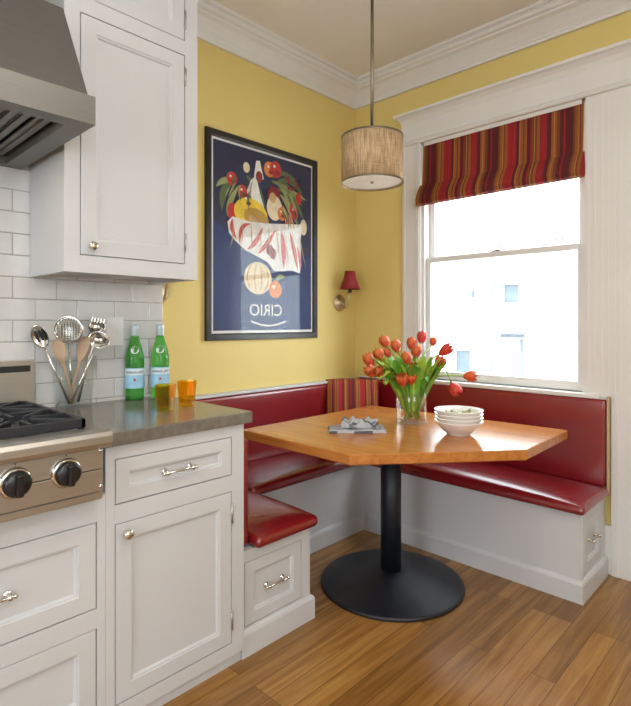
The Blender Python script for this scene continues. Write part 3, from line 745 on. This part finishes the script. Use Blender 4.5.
cloth = [(1.765, 1.80), (1.80, 1.835), (1.92, 1.822), (2.08, 1.832), (2.22, 1.848), (2.345, 1.862), (2.335, 1.74), (2.34, 1.60), (2.325, 1.550), (2.26, 1.565), (2.18, 1.555), (2.11, 1.550), (2.06, 1.60), (1.97, 1.63), (1.89, 1.655), (1.82, 1.70), (1.775, 1.74)]
pgn(cloth, 'pwhite')
for a in [(1.80, 1.82, 1.78, 1.77, 1.83, 1.71, .028), (1.93, 1.81, 1.84, 1.80, 1.85, 1.69, .026), (2.02, 1.80, 1.98, 1.70, 1.90, 1.66, .032), (2.12, 1.80, 2.06, 1.70, 1.98, 1.64, .030),
          (2.17, 1.80, 2.19, 1.70, 2.19, 1.565, .040), (2.24, 1.80, 2.28, 1.70, 2.31, 1.565, .034), (2.30, 1.72, 2.33, 1.66, 2.33, 1.57, .022)]:
    blade(a[0:2], a[2:4], a[4:6], a[6], 'pink')
ell(2.075, 1.675, .026, .034, 'dred'); ell(2.10, 1.655, .024, .034, 'dred')
ell(1.985, 1.500, .105, .095, 'cream'); ell(1.985, 1.500, .085, .095, 'tan'); ell(1.985, 1.500, .074, .094, 'cream'); ell(1.985, 1.500, .030, .094, 'tan'); ell(1.985, 1.500, .022, .093, 'cream')
ell(2.120, 1.440, .052, .052, 'orange'); ell(2.105, 1.455, .014, .012, 'cream'); blade((2.12, 1.49), (2.15, 1.53), (2.20, 1.52), .03, 'lgreen')
rn = random.Random(11)
for (cy, cz, r1) in ((1.797, 2.045, .036), (2.125, 2.165, .045), (1.872, 1.985, .034), (1.905, 1.940, .036), (2.275, 1.935, .03), (2.075, 2.155, .04), (2.175, 1.905, .034)):
    ell(cy - r1 * .3, cz + r1 * .35, r1 * .22, r1 * .2, 'pwhite'); ell(cy + r1 * .25, cz - r1 * .4, r1 * .5, r1 * .3, 'dred')
for k in range(14):
    a0 = (rn.uniform(2.16, 2.34), rn.uniform(1.90, 2.08)); blade(a0, (a0[0] + .03, a0[1] - .03), (a0[0] + rn.uniform(.02, .07), a0[1] - rn.uniform(.05, .12)), rn.uniform(.008, .016), ['lgreen', 'green', 'tan'][k % 3])
for k in range(8):
    a0 = (rn.uniform(1.74, 1.95), rn.uniform(1.98, 2.08)); blade(a0, (a0[0] - .02, a0[1] - .03), (a0[0] - rn.uniform(.0, .05), a0[1] - rn.uniform(.05, .12)), rn.uniform(.008, .016), ['lgreen', 'green'][k % 2])
for k in range(9): ell(rn.uniform(2.20, 2.32), rn.uniform(2.06, 2.13), .010, .012, 'dred')
for k in range(9):
    y_ = 1.80 + k * .065; blade((y_, 1.815), (y_ + .01, 1.72), (y_ + .02 + .01 * (k - 4), 1.66 - .01 * k), .007, 'tan')
for k in range(5): blade((1.86 + .03 * k, 1.88), (1.93 + .02 * k, 1.90 - .01 * k), (2.00 + .015 * k, 1.82), .008, 'gold')
# curved underline below the word
x = L_(); arc = [(1.93 + .27 * t / 20, 1.243 - .026 * math.sin(PI * t / 20)) for t in range(21)]
m.poly([(x, a, b) for a, b in arc] + [(x, a, b + .010) for a, b in reversed(arc)], pm['pwhite'])
m.build('print', [M['p_' + k] for k in pk], pc)

def text_mesh(txt, size, offset=0.0):
    cu = bpy.data.curves.new('t', 'FONT'); cu.body = txt; cu.size = size; cu.offset = offset; cu.align_x = 'CENTER'; cu.resolution_u = 4
    ob = bpy.data.objects.new('t', cu); C.objects.link(ob)
    dg = bpy.context.evaluated_depsgraph_get(); dg.update()
    me = bpy.data.meshes.new_from_object(ob.evaluated_get(dg))
    C.objects.unlink(ob); bpy.data.objects.remove(ob); bpy.data.curves.remove(cu)
    return me
def add_word(name, txt, size, fn, mat, parent, offset=0.0, sx=1.0):
    """lettering laid onto a surface by fn(u, v) -> world point, reading mirrored as it does in the photo"""
    me = text_mesh(txt, size, offset); off = parent_world(parent)
    for v in me.vertices: v.co = Vector(fn(-v.co.x * sx, v.co.y)) - off
    me.materials.append(mat); me.name = name
    o = bpy.data.objects.new(name, me); C.objects.link(o); o.parent = parent
    return o
add_word('lettering', 'CIRIO', 0.098, lambda u, v: (XL + 0.0125, 2.045 + u, 1.281 + v), M['p_pwhite'], pc, 0.0004, 1.0)

# ------------------------------------------------------------------ switch plate on the tiles
sw = MB().box(XK + 0.001, XK + 0.006, 0.972, 1.046, 1.145, 1.262, 0.002).box(XK + 0.006, XK + 0.009, 0.992, 1.026, 1.170, 1.237, 0.0015).build('switch_plate', M['plate'], None, (XK + 0.001, 1.01, 1.20))
tag(sw, 'white switch plate on the tiles behind the steel ladle', 'switch')

# ------------------------------------------------------------------ utensil vase and utensils
ux, uy, uz = -2.084, 0.820, 0.915
uv = thing('utensil_vase', 'clear glass vase holding the cooking utensils', 'vase', (ux, uy, uz))
def rr(hx, hy, z, n=6, r=0.016):
    p = []
    for sx, sy, a0 in ((1, 1, 0), (-1, 1, PI / 2), (-1, -1, PI), (1, -1, 1.5 * PI)):
        for k in range(n + 1):
            a = a0 + (PI / 2) * k / n
            p.append((ux + sx * (hx - r) + r * math.cos(a), uy + sy * (hy - r) + r * math.sin(a), z))
    return p
m = MB(); m.loft([rr(.034, .060, uz + .001), rr(.043, .078, uz + .195), rr(.0405, .0755, uz + .195), rr(.0315, .0575, uz + .012)], smooth=True)
m.build('body', M['vglass'], uv)
def handle(m, p0, p1, r, mi=0, flat=False):
    m.tube([p0, [p0[i] * .5 + p1[i] * .5 for i in range(3)], p1], r, 10, mi)
def yz(y, z, x=-2.075): return Vector((x, y - 0.012, z))
def head_frame(c, dirv, facing=Vector((0.70, -0.70, 0.1))):
    """matrix: local z along the handle direction, local y pointing away from the viewer side"""
    zc = Vector(dirv).normalized(); f = facing - zc * facing.dot(zc); f.normalize(); xa = zc.cross(f) * -1
    Mx = Matrix((xa, -f, zc)).transposed().to_4x4(); return Matrix.Translation(c) @ Mx
def utensil(name, label, bottom, top, headfn, mat, hr, cat, hmat=None):
    o = thing(name, label, cat, tuple(bottom))
    m = MB(); bt, tp = Vector(bottom), Vector(top)
    m.tube([bt, bt.lerp(tp, .5), tp], hr, 10); m.build('handle', mat, o)
    m = MB(); headfn(m, head_frame(tp, tp - bt)); m.build('head', hmat or mat, o)
    return o
def dish(m, T, a, b, depth, zc, mi=0, n=24, t=0.0015):
    """shallow oval bowl a(width) x b(length) standing along local z"""
    def P(r, k, back): 
        an = 2 * PI * k / n
        return T @ Vector((a * r * math.cos(an), depth * (1 - r * r) + (t if back else 0), zc + b * r * math.sin(an)))
    rs = [1, .85, .65, .4, .15]
    rings = [[P(r, k, False) for k in range(n)] for r in reversed(rs)] + [[P(r, k, True) for k in range(n)] for r in rs]
    m.loft(rings, mi, smooth=True)
utensil('slotted_spoon', 'steel slotted spoon leaning far left in the clear utensil vase', yz(.812, .930), yz(.722, 1.150), lambda m, T: (dish(m, T, .030, .045, .014, .042),
        [m.box(-.003 + q * .013, q * .013 + .003, .004 if q else .010, .0135, .022, .064, mi=1, mat=T) for q in (-1, 0, 1)]), M['chrome'], [.005, .0045, .004], 'spoon', [M['chrome'], M['dark']])
utensil('wooden_spatula', 'left wooden spatula in the clear utensil vase', yz(.826, .932, -2.066), yz(.786, 1.085, -2.066), lambda m, T: m.loft([[T @ Vector((sx * wx, sy * .003, z)) for sx, sy in ((-1, -1), (1, -1), (1, 1), (-1, 1))] for wx, z in ((.006, -.002), (.014, .015), (.022, .045), (.023, .070), (.015, .088), (.004, .095))]), M['woodspoon'], [.006, .0055, .006], 'spatula')
utensil('wooden_spatula', 'right wooden spatula in the clear utensil vase, behind the ladle handle', yz(.815, .932, -2.095), yz(.858, 1.090, -2.095), lambda m, T: m.loft([[T @ Vector((sx * wx, sy * .003, z)) for sx, sy in ((-1, -1), (1, -1), (1, 1), (-1, 1))] for wx, z in ((.006, -.002), (.014, .015), (.022, .045), (.024, .075), (.018, .092), (.005, .098))]), M['woodspoon'], [.006, .0055, .006], 'spatula')
def skim(m, T):
    # perforated disc: ring rim + mesh of wires
    m.tube([T @ Vector((.054 * math.cos(a), 0, .050 + .050 * math.sin(a))) for a in [2 * PI * k / 32 for k in range(33)]], .0045, 8)
    dish(m, T, .053, .049, .008, .050, mi=1)
utensil('skimmer', 'round perforated steel skimmer standing tallest in the clear utensil vase', yz(.835, .932, -2.105), yz(.822, 1.165, -2.105), skim, M['chrome'], [.0055, .005, .004], 'skimmer', [M['chrome'], M['perf']])
utensil('ladle', 'steel ladle with round dark bowl leaning right in the utensil vase', yz(.812, .931, -2.060), yz(.906, 1.148, -2.060), lambda m, T: dish(m, T, .046, .034, .026, .028), M['chrome'], [.005, .0045, .004], 'ladle')
utensil('pasta_server', 'steel toothed pasta server above the ladle in the utensil vase', yz(.850, .931, -2.088), yz(.918, 1.200, -2.088), lambda m, T: (dish(m, T, .034, .030, .020, .026),
        [m.box(q * .012 - .0035, q * .012 + .0035, -.010, .012, .040, .060, .001, mat=T) for q in (-2, -1, 0, 1, 2)]), M['chrome'], [.005, .0045, .004], 'server')

# ------------------------------------------------------------------ bottles
def make_bottle(x, y, label):
    o = thing('bottle', label, 'bottle', (x, y, .915), None); c = (x, y, .915)
    pr = [(.030, .0), (.037, .003), (.0385, .012), (.0385, .165), (.0365, .190), (.030, .218), (.0205, .250), (.0155, .275), (.0145, .300), (.0155, .302), (.0155, .308), (.0140, .310)]
    m = MB(); m.lathe(pr, c, 32); m.build('glass_body', M['gglass'], o)
    m = MB(); m.lathe([(.0160, .268), (.0168, .272), (.0160, .300), (.0165, .302), (.0165, .316), (.014, .3175), (.001, .3175)], c, 24); m.build('cap', M['foil'], o)
    lb = MB(); lb.lathe([(.0390, .050), (.0390, .135)], c, 40, cap0=False, cap1=False); lo = lb.build('paper_label', M['label'], o)
    lb = MB(); lb.lathe([(.0393, .106), (.0393, .130)], c, 40, cap0=False, cap1=False); lb.build('label_band', M['labelw'], lo)
    a0 = math.atan2(-y, -x)
    def wrap(r): return lambda u, v: (x + r * math.cos(a0 + u / r), y + r * math.sin(a0 + u / r), .915 + v)
    add_word('lettering', 'S.PELLEGRINO', .0135, lambda u, v: wrap(.0397)(u, v + .113), M['navy'], lo, .0003, .95)
    st = MB(); w_ = wrap(.0397)
    st.poly([w_((.009 if k % 2 == 0 else .004) * math.sin(k * PI / 5), .086 + (.009 if k % 2 == 0 else .004) * math.cos(k * PI / 5)) for k in range(10)]); st.build('star_mark', M['redink'], lo)
    nk = MB(); nk.lathe([(.0292, .2235), (.0235, .2445)], c, 32, cap0=False, cap1=False)
    nk = MB(); w2 = lambda u, v: (x + (.0372 - .30 * v) * math.cos(a0 + u / .03), y + (.0372 - .30 * v) * math.sin(a0 + u / .03), .915 + .195 + v)
    nk.poly([w2(.016 * math.cos(2 * PI * k / 20), .016 + .016 * math.sin(2 * PI * k / 20)) for k in range(20)]); nk.build('neck_label', M['labelw'], o)
    return o
make_bottle(-2.098, 1.078, 'green glass water bottle nearest the utensil vase on the worktop')
make_bottle(-2.067, 1.179, 'green glass water bottle standing behind the amber glasses')

# amber tumblers
def make_glass(x, y, label):
    o = thing('tumbler', label, 'glass', (x, y, .915), None); c = (x, y, .915)
    m = MB(); m.lathe([(.029, .0005), (.031, .003), (.0390, .097), (.0375, .098), (.0298, .014), (.001, .012)], c, 10, smooth=False); m.build('glass_wall', M['aglass'], o)
    return o
make_glass(-1.742, 1.016, 'amber glass tumbler in front of the green bottles, nearer the cooktop')
make_glass(-1.789, 1.137, 'amber glass tumbler nearest the worktop end by the yellow wall')

# ------------------------------------------------------------------ tulip vase
vx, vy, vz = -1.470, 2.224, .741
vs = thing('tulip_vase', 'clear glass cylinder vase of tulips on the wooden table', 'vase', (vx, vy, vz))
m = MB(); m.lathe([(.070, .001), (.076, .004), (.0785, .198), (.0765, .199), (.0735, .020), (.001, .018)], (vx, vy, vz), 44); m.build('glass_wall', M['vglass'], vs)

def bez(p0, p1, p2, n): return [p0 * (1 - t) ** 2 + p1 * 2 * t * (1 - t) + p2 * t * t for t in [k / n for k in range(n + 1)]]
def bloom(m, base, axis, L, wd, openness):
    z = axis.normalized(); a = z.orthogonal().normalized(); b = z.cross(a)
    for layer_, cnt, ph in ((0, 3, 0.3), (1, 3, 0.3 + PI / 3)):
        for k in range(cnt):
            an = ph + 2 * PI * k / cnt; rows = []
            for i in range(8):
                t = i / 7
                rad = wd * (0.25 + 0.95 * math.sin(PI * min(1, t * 0.62 + 0.08))) * (1 - (0.60 - openness) * t ** 2.2) * (0.92 if layer_ else 1.0)
                half = 1.05 * math.sin(PI * (0.10 + 0.88 * t)) ** 0.7
                row = []
                for j in range(6):
                    s = -1 + 2 * j / 5
                    ang = an + s * half
                    rr_ = rad * (1 - 0.08 * abs(s))
                    row.append(base + z * (L * (t ** 0.9) * (1 - 0.10 * s * s * t)) + (a * math.cos(ang) + b * math.sin(ang)) * rr_)
                rows.append(row)
            V = [[m.bm.verts.new(p) for p in r] for r in rows]
            for i in range(7):
                for j in range(5):
                    f = m.bm.faces.new((V[i][j], V[i][j + 1], V[i + 1][j + 1], V[i + 1][j])); f.smooth = True
def blade3(m, p0, p1, p2, wd, side):
    pts = bez(p0, p1, p2, 12); V = []
    for k, p in enumerate(pts):
        t = k / 12; d = (pts[min(k + 1, 12)] - pts[max(k - 1, 0)]).normalized()
        s = d.cross(side).normalized(); n_ = s.cross(d)
        ww = wd * (math.sin(PI * (0.12 + 0.86 * t)) ** 0.8)
        V.append([m.bm.verts.new(p - s * ww + n_ * ww * .35), m.bm.verts.new(p), m.bm.verts.new(p + s * ww + n_ * ww * .35)])
    for k in range(12):
        for j in range(2):
            f = m.bm.faces.new((V[k][j], V[k][j + 1], V[k + 1][j + 1], V[k + 1][j])); f.smooth = True
BL = [(-1.662, 2.258, 1.141), (-1.63, 2.317, 1.116), (-1.58, 2.392, 1.129), (-1.557, 2.456, 1.161), (-1.496, 2.472, 1.139), (-1.397, 2.43, 1.099), (-1.387, 2.355, 1.041), (-1.276, 2.462, 0.97), (-1.276, 2.31, 0.918),
      (-1.647, 2.189, 1.076), (-1.659, 2.122, 1.05), (-1.618, 2.078, 0.999), (-1.57, 2.097, 0.996), (-1.638, 2.254, 1.081), (-1.509, 2.238, 1.061), (-1.517, 2.342, 1.092), (-1.418, 2.174, 1.015), (-1.434, 2.089, 0.968), (-1.415, 2.135, 0.975), (-1.547, 2.119, 0.948)]
LB = ['orange-red tulip at the upper left tip of the bunch, against the yellow wall', 'orange tulip just right of the upper left tulip, by the window casing', 'orange-red tulip in the upper middle of the bunch',
      'red tulip standing highest in the bunch, against the bright window', 'small red tulip just right of the highest tulip', 'large bright red tulip leaning right against the window glass',
      'bright red tulip below the large right-leaning tulip', 'red-orange tulip on a stem reaching far right, before the window sill', 'bright red tulip drooping down at right over the bowls',
      'orange-red tulip at left under the upper left tip tulip', 'large pointed orange-red tulip at the far left edge of the bunch', 'red tulip lowest at the far left edge, over the striped pillow',
      'orange tulip at lower left beside the lowest left tulip', 'orange tulip half hidden among leaves at upper left', 'orange tulip at the centre of the bunch', 'orange-red tulip right of centre among bright green leaves',
      'orange tulip low in the middle of the bunch', 'pale orange tulip just above the vase rim, left one of two', 'pale orange tulip just above the vase rim, right one of two', 'small yellow-green tulip bud hanging low at left of the vase']
vc = Vector((vx, vy, vz))
for i, (P, lab) in enumerate(zip(BL, LB)):
    P = Vector(P)
    rnd = random.Random(i + 3)
    rad = Vector((P.x - vx, P.y - vy, 0)); out = rad.normalized() if rad.length > 0.01 else Vector((0.7, -0.7, 0))
    foot = vc + Vector((-out.x * .015 + rnd.uniform(-.042, .042), -out.y * .015 + rnd.uniform(-.042, .042), .024))
    rim = vc + out * .062 + Vector((0, 0, .195))
    if i == 7: axis = Vector((0.85, 0.3, 0.05))
    elif i == 8: axis = Vector((0.60, 0.05, -0.72))
    elif i == 19: axis = Vector((-.3, -.5, -.4))
    elif i == 5: axis = Vector((0.75, 0.2, 0.55))
    else: axis = Vector((out.x * .45, out.y * .45, .9 if P.z > 1.03 else .75))
    axis.normalize(); L = .066 if i not in (5, 10) else .080
    wd = .0275
    if i in (4, 13): L, wd = .050, .020
    if i == 19: L, wd = .034, .011
    base = P - axis * L * .5
    t = thing('tulip', lab, 'tulip', tuple(foot), 'tulips in the glass vase')
    ctrl = Vector((rim.x + out.x * .03, rim.y + out.y * .03, max(rim.z + .05, base.z - .02)))
    if i in (8, 19): ctrl = rim + out * .09 + Vector((0, 0, .17 if i == 8 else .10))
    sp_ = [foot, foot.lerp(rim, .5)] + bez(rim, ctrl, base, 8)
    m = MB(); m.tube(sp_, .0042, 7); m.build('stem', M['stem'], t)
    m = MB(); bloom(m, base, axis, L, wd, .38); 
    m.build('bloom', M['leafy'] if i == 19 else (M['tulipr'] if i in (5, 6, 8, 3) else M['tulip']), t)
    for q in range(5):
        an = rnd.uniform(-.9, .9); o2 = Matrix.Rotation(an, 3, 'Z') @ out
        r2 = vc + o2 * .060 + Vector((0, 0, .19)); f2 = foot.lerp(r2, .55)
        ln = rnd.uniform(.09, .20); tip = r2 + o2 * ln * rnd.uniform(.55, 1.0) + Vector((0, 0, rnd.uniform(.02, .15)))
        c2 = r2 + o2 * ln * .35 + Vector((0, 0, rnd.uniform(.08, .15)))
        m = MB(); blade3(m, r2 - Vector((0, 0, .13)) - o2 * .024, c2, tip, rnd.uniform(.016, .026), o2 + Vector((0, 0, .4)))
        m.build('leaf', M['leafy'] if rnd.random() < .5 else M['leaf'], t)

# ------------------------------------------------------------------ stacked bowls
bx, by = -1.166, 2.139
bl_lab = ['white bowl at the bottom of the stack on the table', 'white bowl second from the bottom of the stack', 'white bowl second from the top of the stack', 'white bowl on top of the stack, holding green salad leaves']
for k in range(4):
    z = .741 + k * .0165
    m = MB(); m.lathe([(.048, 0), (.052, .001), (.053, .008), (.062, .014), (.088, .038), (.104, .058), (.107, .0625), (.1045, .0635), (.086, .042), (.060, .018), (.040, .0135), (.001, .0125)], (bx, by, z), 48)
    o = m.build('bowl', M['bowl'], None, (bx, by, z)); tag(o, bl_lab[k], 'bowl', 'stacked white bowls')
m = MB(); rnd = random.Random(5); zt_ = .741 + 3 * .0165
for k in range(46):
    a = rnd.uniform(0, 2 * PI); r = .058 * math.sqrt(rnd.random()); p = Vector((bx + r * math.cos(a), by + r * math.sin(a), zt_ + .030 + rnd.uniform(0, .026) - r * .05))
    d1 = Vector((rnd.uniform(-1, 1), rnd.uniform(-1, 1), rnd.uniform(-.3, .6))).normalized(); s1 = d1.cross(Vector((rnd.uniform(-1, 1), rnd.uniform(-1, 1), 1))).normalized()
    L = rnd.uniform(.012, .022); mi = 0 if rnd.random() < .7 else 1
    vv = [m.bm.verts.new(q) for q in (p - d1 * L, p - s1 * L * .45, p + d1 * L, p + s1 * L * .45)]
    f = m.bm.faces.new(vv); f.material_index = mi
o = m.build('salad', [M['salad'], M['p_cream']], None, (bx, by, zt_ + .03)); o['kind'] = 'stuff'; tag(o, 'chopped green salad leaves in the top white bowl', 'salad')

# ------------------------------------------------------------------ napkins
def napkin(name, label, c, rz, w, d, h, wav, seed):
    m = MB(); rnd = random.Random(seed); nx, ny = 26, 14
    ph = [rnd.uniform(0, 6) for _ in range(6)]
    def zf(u, v): return h * (1 - .35 * max(abs(u), abs(v)) ** 6) + wav * (math.sin(5 * u + 3 * v + ph[0]) + .6 * math.sin(9 * v - 4 * u + ph[1]) + .4 * math.sin(13 * u + ph[2]))
    T = []
    for i in range(nx + 1):
        r = []
        for j in range(ny + 1):
            u, v = -1 + 2 * i / nx, -1 + 2 * j / ny
            r.append(m.bm.verts.new((u * w / 2 + .004 * math.sin(7 * v + ph[3]), v * d / 2 + .005 * math.sin(5 * u + ph[4]), max(.003, zf(u, v)))))
        T.append(r)
    Bt = [[m.bm.verts.new((T[i][j].co.x, T[i][j].co.y, 0.0005)) for j in range(ny + 1)] for i in range(nx + 1)]
    for i in range(nx):
        for j in range(ny):
            f = m.bm.faces.new((T[i][j], T[i + 1][j], T[i + 1][j + 1], T[i][j + 1])); f.smooth = True
            m.bm.faces.new((Bt[i][j], Bt[i][j + 1], Bt[i + 1][j + 1], Bt[i + 1][j]))
    for i in range(nx):
        m.bm.faces.new((T[i][0], Bt[i][0], Bt[i + 1][0], T[i + 1][0])); m.bm.faces.new((T[i][ny], T[i + 1][ny], Bt[i + 1][ny], Bt[i][ny]))
    for j in range(ny):
        m.bm.faces.new((T[0][j], T[0][j + 1], Bt[0][j + 1], Bt[0][j])); m.bm.faces.new((T[nx][j], Bt[nx][j], Bt[nx][j + 1], T[nx][j + 1]))
    o = m.build(name, M['napkin']); o.location = c; o.rotation_euler = (0, 0, rz)
    return tag(o, label, 'napkin', 'folded striped napkins')
napkin('napkin', 'grey striped cloth napkin folded flat, lower of the pile on the table', (-1.545, 1.885, .741), math.radians(44), .255, .125, .016, .0022, 3)
napkin('napkin', 'crumpled grey striped napkin lying on top of the flat folded napkin', (-1.535, 1.895, .759), math.radians(38), .16, .08, .022, .013, 9)

# ------------------------------------------------------------------ across the street
YBF = 10.0
struct(MB().box(-40, 40, YW + 0.2, 40, -3.2, -3.0).build('ground', M['street']))
bd = thing('apartment_building', 'sunlit white building seen across the street through the window', 'building', (-4, YBF, -3.0))
m = MB(); m.box(-16, 6, YBF, YBF + 6, -3.0, 7.5); m.box(-16, 6, YBF - .10, YBF, 1.02, 1.10); m.build('wall', M['facade'], bd)
def bwin(x0, x1, z0, z1, glass=True):
    w_ = MB().rectring(((x0, YBF, z0), (1, 0, 0), UZ, NY), (x1 - x0, z1 - z0), [(0, 0), (0, .07), (.07, .07), (.07, 0)]).box(x0 - .05, x1 + .05, YBF - .12, YBF, z0 - .07, z0 + .01).build('window', M['facade'], bd)
    MB().box(x0 + .06, x1 - .06, YBF - .02, YBF - .005, z0 + .06, z1 - .06).build('window_pane', M['faceglass'] if glass else M['facade'], w_)
bwin(-4.53, -4.08, 1.55, 2.05); bwin(-3.56, -3.26, 2.70, 2.81); bwin(-5.56, -5.08, .12, .74)
MB().box(-5.63, -5.10, YBF - .12, YBF, 1.76, 1.89).box(-5.12, -5.08, YBF - .05, YBF, 1.72, 2.46).build('window_ledge', M['facetrim'], bd)
MB().box(-4.76, -4.73, YBF - .05, YBF, 1.68, 2.22).box(-3.85, -3.82, YBF - .05, YBF, 1.55, 2.02).build('drain_pipe', M['facetrim'], bd)
MB().box(-4.52, -4.00, YBF - .35, YBF, 1.02, 1.09).box(-4.44, -4.08, YBF - .25, YBF, .95, 1.02).build('door_hood', M['facetrim'], bd)
MB().box(-4.14, -4.09, YBF - .05, YBF, -.6, .92).box(-4.75, -4.72, YBF - .05, YBF, .1, .55).build('door_trim', M['facetrim'], bd)

# ------------------------------------------------------------------ light
W = bpy.data.worlds.new('World'); bpy.context.scene.world = W; W.use_nodes = True
nt = W.node_tree; bg = nt.nodes['Background']
bg.inputs['Color'].default_value = (0.84, 0.925, 1.0, 1); bg.inputs['Strength'].default_value = 11.0
def light(name, typ, loc, rot, energy, col, **kw):
    l = bpy.data.lights.new(name, typ); l.energy = energy; l.color = col
    for k, v in kw.items(): setattr(l, k, v)
    o = bpy.data.objects.new(name, l); C.objects.link(o); o.location = loc; o.rotation_euler = rot
    return o
R_ = math.radians
light('sun', 'SUN', (0, 0, 8), (R_(42), 0, R_(12)), 9.0, (1, .97, .92), angle=.02)
def portal(name, loc, rot, sx, sy):
    o = light(name, 'AREA', loc, rot, 1, (1, 1, 1), shape='RECTANGLE', size=sx, size_y=sy); o.data.cycles.is_portal = True
portal('daylight_opening', (-1.34, YW + .17, 1.63), (R_(-90), 0, 0), 1.0, 1.55)
portal('daylight_opening', (XR + .10, -.55, 1.70), (0, R_(90), 0), 1.45, 1.55)  # sky through the added right-wall window
portal('daylight_opening', (0, YB - .10, 1.65), (R_(90), 0, 0), 1.65, 1.55)  # sky through the added rear window
# added ceiling lights, out of view, that brighten the room as fill
for i, (x, y) in enumerate(((-0.55, -0.9), (0.9, -0.9), (0.9, 1.0), (-0.35, 0.75))):
    c = thing('fill_downlight', 'added fill light recessed in the kitchen ceiling out of view', 'fill light', (x, y, ZC), 'added fill lights')
    MB().lathe([(.085, ZC - .0005), (.085, ZC - .006), (.060, ZC - .008), (.055, ZC - .003)], (x, y, 0), 32, cap0=False, cap1=False).build('trim_ring', M['trim'], c)
    light('fill_light', 'AREA', (x, y, ZC - .010), (0, 0, 0), 11, (1, .92, .82), shape='DISK', size=.11)
for y in (0.02, 0.40):
    light('hood_lamp', 'AREA', (-1.75, y, 1.836), (0, 0, 0), 0.8, (1, .85, .66), shape='DISK', size=.05)

# ------------------------------------------------------------------ camera
cam = bpy.data.cameras.new('camera'); co = bpy.data.objects.new('camera', cam); C.objects.link(co)
co.location = (0, 0, H); co.rotation_euler = (R_(90), 0, R_(43.8265))
cam.sensor_fit = 'HORIZONTAL'; cam.sensor_width = 36; cam.lens = 525.6 / 631 * 36; cam.shift_y = -30.5 / 631; cam.clip_start = 0.02
sc = bpy.context.scene; sc.camera = co
sc.view_settings.view_transform = 'Standard'; sc.view_settings.look = 'None'; sc.view_settings.gamma = 1.0; sc.view_settings.exposure = 0.0
sc.view_settings.use_curve_mapping = False
sc.cycles.use_denoising = True; sc.cycles.max_bounces = 10; sc.cycles.transparent_max_bounces = 24; sc.cycles.caustics_reflective = False; sc.cycles.caustics_refractive = False
sc.cycles.sample_clamp_indirect = 12.0
